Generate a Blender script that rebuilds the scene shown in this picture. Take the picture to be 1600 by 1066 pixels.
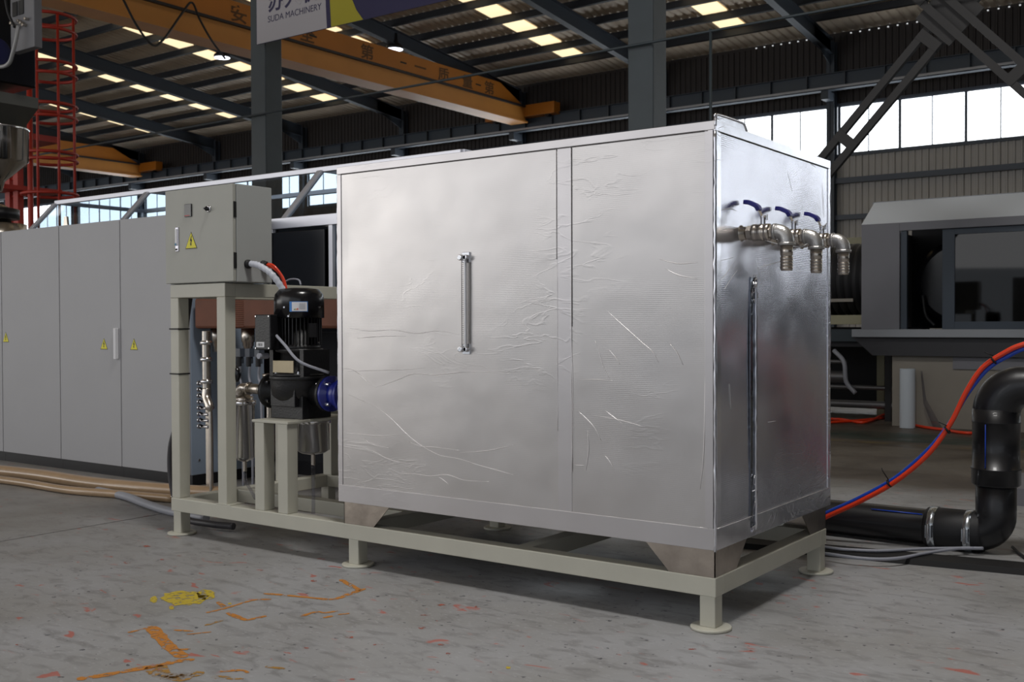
import bpy, math, random
from mathutils import Vector, Matrix
random.seed(7)
PI = math.pi
col = bpy.context.scene.collection
sc = bpy.context.scene
for o in list(bpy.data.objects): bpy.data.objects.remove(o)

# ------------------------------------------------------------------ camera
CX, CY, CZ, YAW, PITCH, ROLL, FPX = 1.8614, -3.9798, 1.2613, -0.6268, -0.016, -0.0037, 1660.68
def basis():
    f = Vector((math.cos(PITCH)*math.sin(YAW), math.cos(PITCH)*math.cos(YAW), math.sin(PITCH)))
    r = Vector((math.cos(YAW), -math.sin(YAW), 0)); u = r.cross(f)
    c, s = math.cos(ROLL), math.sin(ROLL)
    return c*r+s*u, -s*r+c*u, f
RGT, UPV, FWD = basis()
cam = bpy.data.objects.new('camera', bpy.data.cameras.new('camera')); col.objects.link(cam)
cam.matrix_world = Matrix(((RGT.x, UPV.x, -FWD.x, CX), (RGT.y, UPV.y, -FWD.y, CY), (RGT.z, UPV.z, -FWD.z, CZ), (0, 0, 0, 1)))
cam.data.sensor_width = 36; cam.data.lens = 36*FPX/1600
cam.data.clip_end = 400
cam.data.dof.use_dof = True; cam.data.dof.focus_distance = 5.0; cam.data.dof.aperture_fstop = 6.3
sc.camera = cam
def un(px, py, ax, val):
    """a pixel of the photograph carried to the world plane axis=val (measuring aid)"""
    d = RGT*((px-800)/FPX)+UPV*((533-py)/FPX)+FWD
    c = Vector((CX, CY, CZ)); t = (val-c[ax])/d[ax]
    return c+d*t
# ------------------------------------------------------------------ world, lights, exposure
w = bpy.data.worlds.new('daylight'); sc.world = w; w.use_nodes = True
w.node_tree.nodes['Background'].inputs[0].default_value = (0.86, 0.92, 1.0, 1)
w.node_tree.nodes['Background'].inputs[1].default_value = 0.62
def area(name, loc, target, sx, sy, power, color):
    l = bpy.data.lights.new(name, 'AREA'); l.shape = 'RECTANGLE'; l.size = sx; l.size_y = sy
    l.energy = power; l.color = color
    o = bpy.data.objects.new(name, l); col.objects.link(o); o.location = loc
    o.rotation_euler = (Vector(target)-Vector(loc)).to_track_quat('-Z', 'Y').to_euler()
    return o
area('overhead_lamp', (0.6, -0.9, 8.6), (0.5, -0.6, 0), 1.6, 1.6, 330, (1.0, 0.98, 0.95))
area('hall_door_light', (-9.5, -13.5, 6.0), (-1.5, 0, 1.6), 16, 6.0, 330, (1.0, 0.97, 0.95))
area('roof_light_strip', (-12, 18, 9.0), (-12, 18, 0), 40, 8, 300, (1.0, 0.97, 0.95))
area('roof_fill_light', (-32, -17, 3.2), (-22, 24, 12), 26, 6, 1000, (1.0, 0.95, 0.88))  # added fill aimed up to brighten the roof; no real opening here
sc.view_settings.view_transform = 'Standard'; sc.view_settings.look = 'None'
sc.view_settings.exposure = 0.13; sc.view_settings.gamma = 1; sc.view_settings.use_curve_mapping = False

# ------------------------------------------------------------------ materials
def lin(c): return tuple((x/255/12.92 if x/255 <= .04045 else ((x/255+.055)/1.055)**2.4) for x in c)
MATS = {}
def pm(name, rgb, rough=.5, metal=0., noise=0., nscale=8., bump=0., bscale=60., emit=0., trans=0., coat=0., alpha=1.):
    if name in MATS: return MATS[name]
    m = bpy.data.materials.new(name); m.use_nodes = True; nt = m.node_tree; n = nt.nodes; L = nt.links
    b = n['Principled BSDF']; c = lin(rgb)
    b.inputs['Base Color'].default_value = (*c, 1); b.inputs['Roughness'].default_value = rough
    b.inputs['Metallic'].default_value = metal
    b.inputs['Transmission Weight'].default_value = trans
    b.inputs['Coat Weight'].default_value = coat
    b.inputs['Alpha'].default_value = alpha
    tc = n.new('ShaderNodeTexCoord')
    if noise:
        t = n.new('ShaderNodeTexNoise'); t.inputs['Scale'].default_value = nscale; t.inputs['Detail'].default_value = 5
        L.new(tc.outputs['Object'], t.inputs['Vector'])
        r = n.new('ShaderNodeMapRange'); r.inputs['From Min'].default_value = .3; r.inputs['From Max'].default_value = .7
        r.inputs['To Min'].default_value = 1-noise; r.inputs['To Max'].default_value = 1+noise*.6
        L.new(t.outputs['Fac'], r.inputs['Value'])
        mx = n.new('ShaderNodeVectorMath'); mx.operation = 'SCALE'; mx.inputs[0].default_value = c
        L.new(r.outputs[0], mx.inputs['Scale']); L.new(mx.outputs[0], b.inputs['Base Color'])
    if bump:
        t2 = n.new('ShaderNodeTexNoise'); t2.inputs['Scale'].default_value = bscale; t2.inputs['Detail'].default_value = 3
        L.new(tc.outputs['Object'], t2.inputs['Vector'])
        bp = n.new('ShaderNodeBump'); bp.inputs['Strength'].default_value = bump; bp.inputs['Distance'].default_value = .01
        L.new(t2.outputs['Fac'], bp.inputs['Height']); L.new(bp.outputs[0], b.inputs['Normal'])
    if emit:
        b.inputs['Emission Color'].default_value = (*c, 1); b.inputs['Emission Strength'].default_value = emit
    MATS[name] = m
    return m
def glass_mat(name, tint, clear=.75, rough=.03):
    """thin pane: see-through tint plus mirror reflection"""
    m = bpy.data.materials.new(name); m.use_nodes = True; nt = m.node_tree; n = nt.nodes; L = nt.links
    n.remove(n['Principled BSDF']); out = n['Material Output']
    tr = n.new('ShaderNodeBsdfTransparent'); c = lin(tint); tr.inputs[0].default_value = (*[x*clear for x in c], 1)
    g = n.new('ShaderNodeBsdfGlossy'); g.inputs['Roughness'].default_value = rough
    lw = n.new('ShaderNodeLayerWeight'); lw.inputs['Blend'].default_value = .5
    pw = n.new('ShaderNodeMath'); pw.operation = 'POWER'; pw.inputs[1].default_value = 4; L.new(lw.outputs['Facing'], pw.inputs[0])
    fr = n.new('ShaderNodeMapRange'); fr.inputs['To Min'].default_value = .04; fr.inputs['To Max'].default_value = .9; L.new(pw.outputs[0], fr.inputs['Value'])
    mx = n.new('ShaderNodeMixShader'); L.new(fr.outputs[0], mx.inputs[0]); L.new(tr.outputs[0], mx.inputs[1]); L.new(g.outputs[0], mx.inputs[2])
    L.new(mx.outputs[0], out.inputs[0]); MATS[name] = m; return m
def foil_mat(name, rgb, rough, wr=1., ribs=1., vert=False):
    """aluminium foil facing: fine woven ribs, soft dents and creases in the relief"""
    m = bpy.data.materials.new(name); m.use_nodes = True; nt = m.node_tree; n = nt.nodes; L = nt.links
    b = n['Principled BSDF']; b.inputs['Base Color'].default_value = (*lin(rgb), 1)
    b.inputs['Metallic'].default_value = .92
    tc = n.new('ShaderNodeTexCoord'); g = n.new('ShaderNodeNewGeometry')
    pos = g.outputs['Position']
    # roughness patches
    t = n.new('ShaderNodeTexNoise'); t.inputs['Scale'].default_value = 3.5; t.inputs['Detail'].default_value = 6
    L.new(pos, t.inputs['Vector'])
    r = n.new('ShaderNodeMapRange'); r.inputs['To Min'].default_value = rough-.07; r.inputs['To Max'].default_value = rough+.09
    L.new(t.outputs['Fac'], r.inputs['Value']); L.new(r.outputs[0], b.inputs['Roughness'])
    # ribs: horizontal threads every 8 mm, vertical threads fainter
    w1 = n.new('ShaderNodeTexWave'); w1.bands_direction = 'Z'; w1.inputs['Scale'].default_value = 38; w1.inputs['Distortion'].default_value = .25
    L.new(pos, w1.inputs['Vector'])
    w2 = n.new('ShaderNodeTexWave'); w2.bands_direction = 'X' if not vert else 'Y'; w2.inputs['Scale'].default_value = 38; w2.inputs['Distortion'].default_value = .25
    L.new(pos, w2.inputs['Vector'])
    msk = n.new('ShaderNodeTexNoise'); msk.inputs['Scale'].default_value = 1.7; L.new(pos, msk.inputs['Vector'])
    mr = n.new('ShaderNodeMapRange'); mr.inputs['From Min'].default_value = .42; mr.inputs['From Max'].default_value = .6; L.new(msk.outputs['Fac'], mr.inputs['Value'])
    ad = n.new('ShaderNodeMath'); ad.operation = 'ADD'; L.new(w1.outputs['Fac'], ad.inputs[0]); L.new(w2.outputs['Fac'], ad.inputs[1])
    ml = n.new('ShaderNodeMath'); ml.operation = 'MULTIPLY'; L.new(ad.outputs[0], ml.inputs[0]); L.new(mr.outputs[0], ml.inputs[1])
    b1 = n.new('ShaderNodeBump'); b1.inputs['Strength'].default_value = .10*ribs; b1.inputs['Distance'].default_value = .002
    L.new(ml.outputs[0], b1.inputs['Height'])
    # creases: ridged, stretched noise
    mp = n.new('ShaderNodeMapping'); mp.inputs['Scale'].default_value = (1.3, 1.3, 4.2); mp.inputs['Rotation'].default_value = (0, .35, 0)
    L.new(pos, mp.inputs['Vector'])
    rn = n.new('ShaderNodeTexNoise'); rn.inputs['Scale'].default_value = 2.6; rn.inputs['Detail'].default_value = 3; rn.inputs['Distortion'].default_value = .8
    L.new(mp.outputs[0], rn.inputs['Vector'])
    s = n.new('ShaderNodeMath'); s.operation = 'SUBTRACT'; s.inputs[1].default_value = .5; L.new(rn.outputs['Fac'], s.inputs[0])
    a = n.new('ShaderNodeMath'); a.operation = 'ABSOLUTE'; L.new(s.outputs[0], a.inputs[0])
    cr = n.new('ShaderNodeMapRange'); cr.inputs['From Min'].default_value = 0; cr.inputs['From Max'].default_value = .03
    cr.inputs['To Min'].default_value = 1; cr.inputs['To Max'].default_value = 0; L.new(a.outputs[0], cr.inputs['Value'])
    m2 = n.new('ShaderNodeTexNoise'); m2.inputs['Scale'].default_value = 1.1; m2.inputs['Detail'].default_value = 2; L.new(pos, m2.inputs['Vector'])
    m2r = n.new('ShaderNodeMapRange'); m2r.inputs['From Min'].default_value = .5; m2r.inputs['From Max'].default_value = .66; L.new(m2.outputs['Fac'], m2r.inputs['Value'])
    mm = n.new('ShaderNodeMath'); mm.operation = 'MULTIPLY'; L.new(cr.outputs[0], mm.inputs[0]); L.new(m2r.outputs[0], mm.inputs[1])
    b2 = n.new('ShaderNodeBump'); b2.inputs['Strength'].default_value = .22*wr; b2.inputs['Distance'].default_value = .004
    L.new(mm.outputs[0], b2.inputs['Height']); L.new(b1.outputs[0], b2.inputs['Normal'])
    # broad dents
    dn = n.new('ShaderNodeTexNoise'); dn.inputs['Scale'].default_value = 7; dn.inputs['Detail'].default_value = 2; L.new(pos, dn.inputs['Vector'])
    b3 = n.new('ShaderNodeBump'); b3.inputs['Strength'].default_value = .12*wr; b3.inputs['Distance'].default_value = .01
    L.new(dn.outputs['Fac'], b3.inputs['Height']); L.new(b2.outputs[0], b3.inputs['Normal'])
    L.new(b3.outputs[0], b.inputs['Normal']); MATS[name] = m; return m

cream = pm('cream_paint', (188, 186, 173), .42, noise=.05, nscale=5, bump=.03, bscale=120)
boxgrey = pm('cabinet_grey', (166, 166, 158), .5, noise=.03, bump=.05, bscale=300)
boxside = pm('cabinet_side_grey', (166, 168, 166), .5)
greydoor = pm('enclosure_grey', (164, 164, 167), .5, noise=.03, nscale=2)
blackp = pm('black_plinth', (22, 22, 26), .5)
blk = pm('black_cast_iron', (20, 20, 23), .42, noise=.2, bump=.15, bscale=90)
blkg = pm('black_gloss', (16, 16, 20), .22)
rubber = pm('black_rubber', (24, 24, 27), .6)
steel = pm('stainless_steel', (200, 192, 182), .27, 1., noise=.08, nscale=20, bump=.06, bscale=200)
steelb = pm('bright_steel', (225, 225, 228), .16, 1.)
footst = pm('mill_stainless_plate', (165, 155, 145), .3, 1., noise=.25, nscale=9, bump=.12, bscale=25)
blueh = pm('blue_plastic', (38, 38, 130), .35, coat=.3)
bluef = pm('blue_paint', (20, 35, 135), .35, coat=.4)
yellow = pm('warning_yellow', (225, 215, 40), .5)
ink = pm('black_ink', (15, 15, 15), .6)
white = pm('white_print', (225, 225, 228), .5)
orange = pm('orange_hose', (235, 62, 22), .38, coat=.3)
bluehose = pm('blue_hose', (20, 70, 190), .38, coat=.3)
greycab = pm('grey_cable', (150, 152, 162), .5)
tan = pm('tan_hose', (165, 138, 108), .3, coat=.5, noise=.1)
pvcgrey = pm('grey_hose', (150, 152, 160), .4)
pe = pm('black_polyethylene', (22, 22, 26), .38, noise=.3, nscale=6, coat=.15)
cgal = pm('zinc_clamp', (205, 212, 220), .25, 1., noise=.15, nscale=30)
rackgrey = pm('machine_grey', (120, 120, 126), .5, noise=.04, nscale=3)
rackgreyl = pm('machine_light_grey', (150, 154, 160), .45)
bluegrey = pm('slate_blue_paint', (58, 68, 80), .5)
colm = pm('column_paint', (54, 63, 68), .5, noise=.12, nscale=3)
purl = pm('purlin_steel', (38, 42, 50), .6)
braceM = pm('brace_steel', (33, 31, 31), .6, noise=.15)
raft = pm('rafter_steel', (62, 70, 80), .55)
roofm = pm('roof_sheet', (205, 190, 170), .55, noise=.18, nscale=.6)
wallup = pm('upper_cladding', (58, 53, 52), .7, noise=.15, nscale=.5)
walllow = pm('lower_cladding', (172, 170, 167), .6, noise=.1, nscale=.7)
winfr = pm('window_frame', (70, 78, 90), .5)
skyM = pm('translucent_roof_panel', (255, 233, 188), .5, emit=1.05)
winM = pm('frosted_daylight_pane', (244, 250, 255), .4, emit=3.2)
lampM = pm('lamp_disc', (240, 244, 255), .4, emit=3)
craneY = pm('crane_yellow', (182, 112, 32), .45, noise=.1, nscale=1)
craneY2 = pm('crane_yellow_flange', (196, 134, 62), .45, noise=.08, nscale=1)
redp = pm('red_oxide_paint', (165, 42, 24), .5, noise=.15, nscale=4)
alu = pm('aluminium_profile', (205, 206, 214), .35, .6)
hoodglass = glass_mat('hood_glass', (212, 222, 230), .92)
darkglass = glass_mat('dark_glass', (70, 76, 90), .6)
clearpl = glass_mat('clear_plastic', (235, 235, 240), .95, .08)
copper = pm('copper_brown_plastic', (104, 58, 36), .65, noise=.2, nscale=5)
panelblue = pm('pale_blue_panel', (142, 155, 172), .45)
darkint = pm('dark_interior', (26, 27, 32), .7)
greige = pm('greige_paint', (140, 134, 124), .55, noise=.05, nscale=4)
creamd = pm('cream_beam', (150, 146, 120), .55)
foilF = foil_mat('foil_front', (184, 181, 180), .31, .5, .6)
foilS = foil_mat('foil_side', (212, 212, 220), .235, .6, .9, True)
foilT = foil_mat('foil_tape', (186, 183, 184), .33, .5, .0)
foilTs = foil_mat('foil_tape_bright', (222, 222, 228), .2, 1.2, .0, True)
creaseM = pm('foil_crease_lit', (232, 229, 229), .42, .6)  # paler than the foil: the overhead highlight is put into the crease colour

# ------------------------------------------------------------------ mesh builder
class MB:
    def __init__(s): s.v = []; s.f = []; s.m = []; s.s = []
    def add(s, vs, fs, mi=0, smooth=False):
        o = len(s.v); s.v += [tuple(v) for v in vs]
        for f in fs: s.f.append([i+o for i in f]); s.m.append(mi); s.s.append(smooth)
        return s
    def box(s, x0, x1, y0, y1, z0, z1, mi=0):
        vs = [(x, y, z) for z in (z0, z1) for y in (y0, y1) for x in (x0, x1)]
        return s.add(vs, [(0, 2, 3, 1), (4, 5, 7, 6), (0, 1, 5, 4), (2, 6, 7, 3), (0, 4, 6, 2), (1, 3, 7, 5)], mi)
    def prism(s, pts, d, mi=0):
        """pts: list of 3-D points (planar outline), extruded by d"""
        d = Vector(d); n = len(pts); a = [Vector(p) for p in pts]; b = [p+d for p in a]
        fs = [tuple(reversed(range(n))), tuple(range(n, 2*n))]+[(i, (i+1) % n, n+(i+1) % n, n+i) for i in range(n)]
        return s.add(a+b, fs, mi)
    def rings(s, rs, mi=0, smooth=True, cap=True):
        n = len(rs[0]); vs = [p for r in rs for p in r]; fs = []
        for k in range(len(rs)-1):
            for i in range(n):
                j = (i+1) % n; fs.append((k*n+i, k*n+j, (k+1)*n+j, (k+1)*n+i))
        s.add(vs, fs, mi, smooth)
        if cap:
            o = len(s.v)-len(vs)
            s.f.append([o+i for i in reversed(range(n))]); s.m.append(mi); s.s.append(False)
            s.f.append([o+(len(rs)-1)*n+i for i in range(n)]); s.m.append(mi); s.s.append(False)
        return s
    def lathe(s, o, d, prof, n=24, mi=0, smooth=True, cap=True):
        """profile [(distance along d, radius)]"""
        o = Vector(o); d = Vector(d).normalized(); a = d.orthogonal().normalized(); b = d.cross(a)
        rs = [[o+d*t+(a*math.cos(2*PI*i/n)+b*math.sin(2*PI*i/n))*max(r, 1e-4) for i in range(n)] for t, r in prof]
        return s.rings(rs, mi, smooth, cap)
    def cyl(s, p, q, r, n=20, mi=0, r2=None):
        p, q = Vector(p), Vector(q); L = (q-p).length; e = min(r*.12, L*.2, .004); r2 = r if r2 is None else r2
        s.lathe(p, q-p, [(0, r-e), (e, r)], n, mi, True, False)
        s.lathe(p, q-p, [(e, r), (L-e, r2)], n, mi, True, False)
        s.lathe(p, q-p, [(L-e, r2), (L, r2-e)], n, mi, True, False)
        o = len(s.v)
        s.f.append([o-6*n+i for i in reversed(range(n))]); s.m.append(mi); s.s.append(False)
        s.f.append([o-n+i for i in range(n)]); s.m.append(mi); s.s.append(False)
        return s
    def tube(s, path, r, n=10, mi=0, cap=True):
        P = [Vector(p) for p in path]; rs = []; up = None
        for i, p in enumerate(P):
            t = (P[min(i+1, len(P)-1)]-P[max(i-1, 0)]).normalized()
            if up is None: up = t.orthogonal().normalized()
            up = (up-t*up.dot(t)).normalized(); b = t.cross(up)
            rr = r[i] if isinstance(r, (list, tuple)) else r
            rs.append([p+(up*math.cos(2*PI*k/n)+b*math.sin(2*PI*k/n))*rr for k in range(n)])
        return s.rings(rs, mi, True, cap)
    def build(s, name, mats, parent=None, bev=0, base=False):
        if not isinstance(mats, (list, tuple)): mats = [mats]
        xs, ys, zs = zip(*s.v)
        c = Vector(((min(xs)+max(xs))/2, (min(ys)+max(ys))/2, min(zs)))
        me = bpy.data.meshes.new(name); me.from_pydata([(x-c.x, y-c.y, z-c.z) for x, y, z in s.v], [], s.f)
        for m in mats: me.materials.append(m)
        me.polygons.foreach_set('material_index', s.m); me.polygons.foreach_set('use_smooth', s.s)
        import bmesh
        bm = bmesh.new(); bm.from_mesh(me); bmesh.ops.recalc_face_normals(bm, faces=bm.faces); bm.to_mesh(me); bm.free()
        me.update()
        o = bpy.data.objects.new(name, me); col.objects.link(o)
        if parent is not None:
            o.parent = parent; o.location = c-wpos(parent)
        else: o.location = c
        if bev:
            b = o.modifiers.new('bevel', 'BEVEL'); b.width = bev; b.segments = 2; b.limit_method = 'ANGLE'; b.angle_limit = math.radians(40)
        return o
def wpos(o):
    p = Vector(o.location)
    while o.parent: o = o.parent; p = p+Vector(o.location)
    return p
def spline(pts, k=8):
    P = [Vector(p) for p in pts]; P = [P[0]*2-P[1]]+P+[P[-1]*2-P[-2]]; out = []
    for i in range(1, len(P)-2):
        a, b, c, d = P[i-1:i+3]
        for j in range(k):
            t = j/k; out.append(.5*((2*b)+(c-a)*t+(2*a-5*b+4*c-d)*t*t+(-a+3*b-3*c+d)*t**3))
    return out+[P[-2]]
def elbow(c, d0, d1, R, r, k=10):
    """path of a bend: starts at c - d0*R, ends at c + d1*R"""
    c, d0, d1 = Vector(c), Vector(d0), Vector(d1)
    o = c-d0*R+d1*R
    return [o-d1*R*math.cos(t)+d0*R*math.sin(t) for t in [PI/2*i/k for i in range(k+1)]]
def tag(o, label, cat, group=None):
    o['label'] = label; o['category'] = cat
    if group: o['group'] = group
    return o
def thing(name, loc, label, cat, group=None):
    o = bpy.data.objects.new(name, None); col.objects.link(o); o.location = loc; o.empty_display_size = .1
    return tag(o, label, cat, group)
def struct(o): o['kind'] = 'structure'; return o
def B(name, x0, x1, y0, y1, z0, z1, mat, parent=None, bev=0): return MB().box(x0, x1, y0, y1, z0, z1).build(name, mat, parent, bev)
def copyc(src, parent, loc):
    c = src.copy(); col.objects.link(c); c.parent = parent; c.location = loc; return c
def text(name, s, size, loc, rot, mat, parent, ext=.0005, align='LEFT', bold=False):
    cu = bpy.data.curves.new(name, 'FONT'); cu.body = s; cu.size = size; cu.extrude = ext; cu.align_x = align
    if bold: cu.offset = size*.02
    o = bpy.data.objects.new(name, cu); col.objects.link(o)
    dg = bpy.context.evaluated_depsgraph_get(); me = bpy.data.meshes.new_from_object(o.evaluated_get(dg)); bpy.data.objects.remove(o)
    me.materials.clear(); me.materials.append(mat)
    o = bpy.data.objects.new(name, me); col.objects.link(o)
    if parent is not None: o.parent = parent; o.location = Vector(loc)-wpos(parent)
    else: o.location = loc
    o.rotation_euler = rot; return o

# ================================================================== SETTING
# ---- floor
def floor_mat():
    m = bpy.data.materials.new('worn_epoxy_floor'); m.use_nodes = True; nt = m.node_tree; n = nt.nodes; L = nt.links
    b = n['Principled BSDF']; g = n.new('ShaderNodeNewGeometry'); pos = g.outputs['Position']
    def noise(sc_, det, vec=pos, dist=0.):
        t = n.new('ShaderNodeTexNoise'); t.inputs['Scale'].default_value = sc_; t.inputs['Detail'].default_value = det; t.inputs['Distortion'].default_value = dist
        L.new(vec, t.inputs['Vector']); return t.outputs['Fac']
    def ramp(f, a, bb, lo=0., hi=1.):
        r = n.new('ShaderNodeMapRange'); r.inputs['From Min'].default_value = a; r.inputs['From Max'].default_value = bb
        r.inputs['To Min'].default_value = lo; r.inputs['To Max'].default_value = hi; L.new(f, r.inputs['Value']); return r.outputs[0]
    def mix(f, c1, c2):
        x = n.new('ShaderNodeMix'); x.data_type = 'RGBA'
        if isinstance(f, float): x.inputs[0].default_value = f
        else: L.new(f, x.inputs[0])
        for s_, c in ((x.inputs[6], c1), (x.inputs[7], c2)):
            if isinstance(c, tuple): s_.default_value = (*lin(c), 1)
            else: L.new(c, s_)
        return x.outputs[2]
    mp = n.new('ShaderNodeMapping'); mp.inputs['Scale'].default_value = (1, 2.2, 1); mp.inputs['Rotation'].default_value = (0, 0, .5); L.new(pos, mp.inputs['Vector'])
    c = mix(ramp(noise(1.1, 6), .35, .65), (143, 142, 140), (160, 161, 164))
    c = mix(ramp(noise(7., 8, mp.outputs[0], .6), .5, .68, 0, .55), c, (108, 107, 106))
    c = mix(ramp(noise(30., 5, mp.outputs[0]), .6, .66, 0, .5), c, (172, 173, 176))
    c = mix(ramp(noise(26., 6), .66, .69, 0, .8), c, (60, 60, 68))
    # red paint residues, in patches
    def mul(a, b_):
        q = n.new('ShaderNodeMath'); q.operation = 'MULTIPLY'; L.new(a, q.inputs[0]); L.new(b_, q.inputs[1]); return q.outputs[0]
    mp2 = n.new('ShaderNodeMapping'); mp2.inputs['Scale'].default_value = (1, 2.0, 1); mp2.inputs['Location'].default_value = (5, 3, 0); mp2.inputs['Rotation'].default_value = (0, 0, -.4); L.new(pos, mp2.inputs['Vector'])
    rd = mul(ramp(noise(6.5, 6, mp2.outputs[0], .7), .64, .69, 0, .75), ramp(noise(1.7, 2), .42, .5))
    c = mix(rd, c, (178, 84, 66))
    # the aisle further back: brownish wear and painted lines across
    sx = n.new('ShaderNodeSeparateXYZ'); L.new(pos, sx.inputs[0]); Y = sx.outputs['Y']
    wob = n.new('ShaderNodeMath'); wob.operation = 'ADD'; L.new(Y, wob.inputs[0]); L.new(ramp(noise(.8, 3), 0, 1, -.5, .5), wob.inputs[1])
    far = ramp(wob.outputs[0], 3.9, 4.6)
    c = mix(far, c, mix(ramp(noise(.9, 5), .35, .65), (74, 66, 58), (98, 90, 82)))
    def band(a, bb): return mul(ramp(Y, a, a+.05), ramp(Y, bb, bb+.05, 1, 0))
    c = mix(mul(band(7.5, 8.4), ramp(noise(2., 5), .3, .6, .3, .9)), c, (48, 66, 60))
    c = mix(mul(band(7.2, 7.34), ramp(noise(4., 4), .4, .6, .1, .6)), c, (120, 105, 60))
    c = mix(mul(band(5.2, 7.0), ramp(noise(1.2, 4), .35, .6, 0, .8)), c, (112, 106, 98))
    sxx = n.new('ShaderNodeSeparateXYZ'); L.new(pos, sxx.inputs[0])
    wx = n.new('ShaderNodeMath'); wx.operation = 'ADD'; L.new(sxx.outputs['X'], wx.inputs[0]); L.new(ramp(noise(.6, 3), 0, 1, -1.5, 1.5), wx.inputs[1])
    c = mix(ramp(wx.outputs[0], -2.2, -5.0, 0, .55), c, (118, 112, 104))
    L.new(c, b.inputs['Base Color'])
    L.new(ramp(noise(3., 5), .3, .7, .34, .58), b.inputs['Roughness'])
    bp = n.new('ShaderNodeBump'); bp.inputs['Strength'].default_value = .15; bp.inputs['Distance'].default_value = .004
    L.new(noise(45., 4), bp.inputs['Height']); L.new(bp.outputs[0], b.inputs['Normal'])
    return m
floorM = floor_mat()
fl = MB()
jx = [-75, -33, -23.4, -13.8, -4.2, 6.6, 30]; jy = [-20, -9.5, 11.0, 31.2]
fl.box(-75, 30, -20, 31.2, -.2, -.012, 1)
floor = struct(fl.build('floor', [floorM, pm('joint_dirt', (40, 38, 36), .9)]))
for i in range(len(jx)-1):
    for j in range(len(jy)-1):
        B('slab', jx[i]+.009, jx[i+1]-.009, jy[j]+.005, jy[j+1]-.005, -.02, 0, floorM, floor)
# paint marks on the floor
def paint_mat(name, rgb, cover=.52):
    m = bpy.data.materials.new(name); m.use_nodes = True; nt = m.node_tree; n = nt.nodes; L = nt.links
    b = n['Principled BSDF']; b.inputs['Base Color'].default_value = (*lin(rgb), 1); b.inputs['Roughness'].default_value = .5
    g = n.new('ShaderNodeNewGeometry'); t = n.new('ShaderNodeTexNoise'); t.inputs['Scale'].default_value = 34; t.inputs['Detail'].default_value = 6
    L.new(g.outputs['Position'], t.inputs['Vector'])
    r = n.new('ShaderNodeMapRange'); r.inputs['From Min'].default_value = cover; r.inputs['From Max'].default_value = cover+.08
    r.inputs['To Min'].default_value = .92; r.inputs['To Max'].default_value = .08; L.new(t.outputs['Fac'], r.inputs['Value']); L.new(r.outputs[0], b.inputs['Alpha'])
    return m
pO = paint_mat('worn_orange_paint', (196, 128, 48), .53); pY = paint_mat('worn_yellow_paint', (200, 176, 52), .53); pF = paint_mat('faint_ochre_paint', (170, 128, 60), .44)
pR = paint_mat('worn_red_paint', (172, 92, 74), .42)
def stroke(pts, w, mat, name='paint_mark'):
    """brush stroke given by photo points dropped on the floor plane, width in metres at each"""
    P = spline([un(x, y, 2, 0) for x, y in pts], 5); n = len(P); vs = []
    for i, p in enumerate(P):
        t = (P[min(i+1, n-1)]-P[max(i-1, 0)]).normalized(); s_ = Vector((-t.y, t.x, 0))
        ww = w*(.75+.5*random.random())*(.55 if i in (0, n-1) else 1)
        vs += [(p+s_*ww/2+Vector((0, 0, .0012))), (p-s_*ww/2+Vector((0, 0, .0012)))]
    fs = [(2*i, 2*i+1, 2*i+3, 2*i+2) for i in range(n-1)]
    return MB().add(vs, fs).build(name, mat, floor)
def blob(cx, cy, rx, ry, mat, n=22):
    c = un(cx, cy, 2, 0); P = []
    for i in range(n):
        a = 2*PI*i/n; k = .8+.35*random.random()
        q = un(cx+rx*k*math.cos(a), cy+ry*k*math.sin(a), 2, 0); P.append((q.x, q.y, .0012))
    MB().add(P, [tuple(range(n))]).build('paint_mark', mat, floor)
for pts, w_ in [([(412, 928), (440, 930), (480, 934), (520, 937), (545, 929), (572, 920)], .028),
                ([(532, 906), (548, 915), (560, 922), (552, 926)], .03), ([(322, 958), (345, 953), (372, 945), (398, 938), (424, 937)], .018),
                ([(340, 941), (352, 950)], .022), ([(355, 958), (372, 965), (385, 970)], .028), ([(385, 970), (402, 966), (416, 963)], .024),
                ([(470, 964), (492, 957), (508, 958), (528, 955)], .02), ([(505, 966), (520, 963)], .02), ([(528, 961), (546, 959)], .014),
                ([(236, 980), (252, 998), (268, 1014), (288, 1028)], .062), ([(200, 989), (222, 984), (238, 979)], .018),
                ([(304, 1031), (276, 1034), (250, 1040), (210, 1047), (160, 1056), (120, 1062)], .038), ([(272, 985), (302, 987)], .016),
                ([(292, 992), (330, 988)], .014), ([(344, 1050), (376, 1048), (388, 1052)], .018), ([(268, 1016), (298, 1015)], .018)]:
    stroke(pts, w_, pO)
for pts, w_ in [([(240, 1040), (256, 1056), (300, 1060)], .07), ([(330, 1058), (380, 1062)], .03), ([(415, 1042), (445, 1046)], .02), ([(250, 1060), (320, 1052)], .05), ([(320, 978), (352, 968)], .02)]:
    stroke(pts, w_, pF)
blob(290, 935, 36, 12, pY); blob(322, 930, 15, 8, pY); blob(240, 937, 6, 5, pY); blob(268, 950, 4, 3, pY); blob(359, 944, 3, 1.6, pY)
for x, y in ((229, 854), (254, 875), (280, 869), (490, 908), (512, 902), (690, 946), (745, 949), (664, 962), (545, 996), (478, 1014), (1165, 1010), (1082, 885+130), (590, 1008), (700, 1022), (764, 1051), (745, 1031), (30, 1008), (660, 982), (690, 1008), (815, 1010), (550, 1062), (373, 1019), (198, 880)):
    blob(x, y, random.uniform(3, 8), random.uniform(.9, 2.2), pR, 12)
blob(794, 1044, 4, 2, pY)

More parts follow.
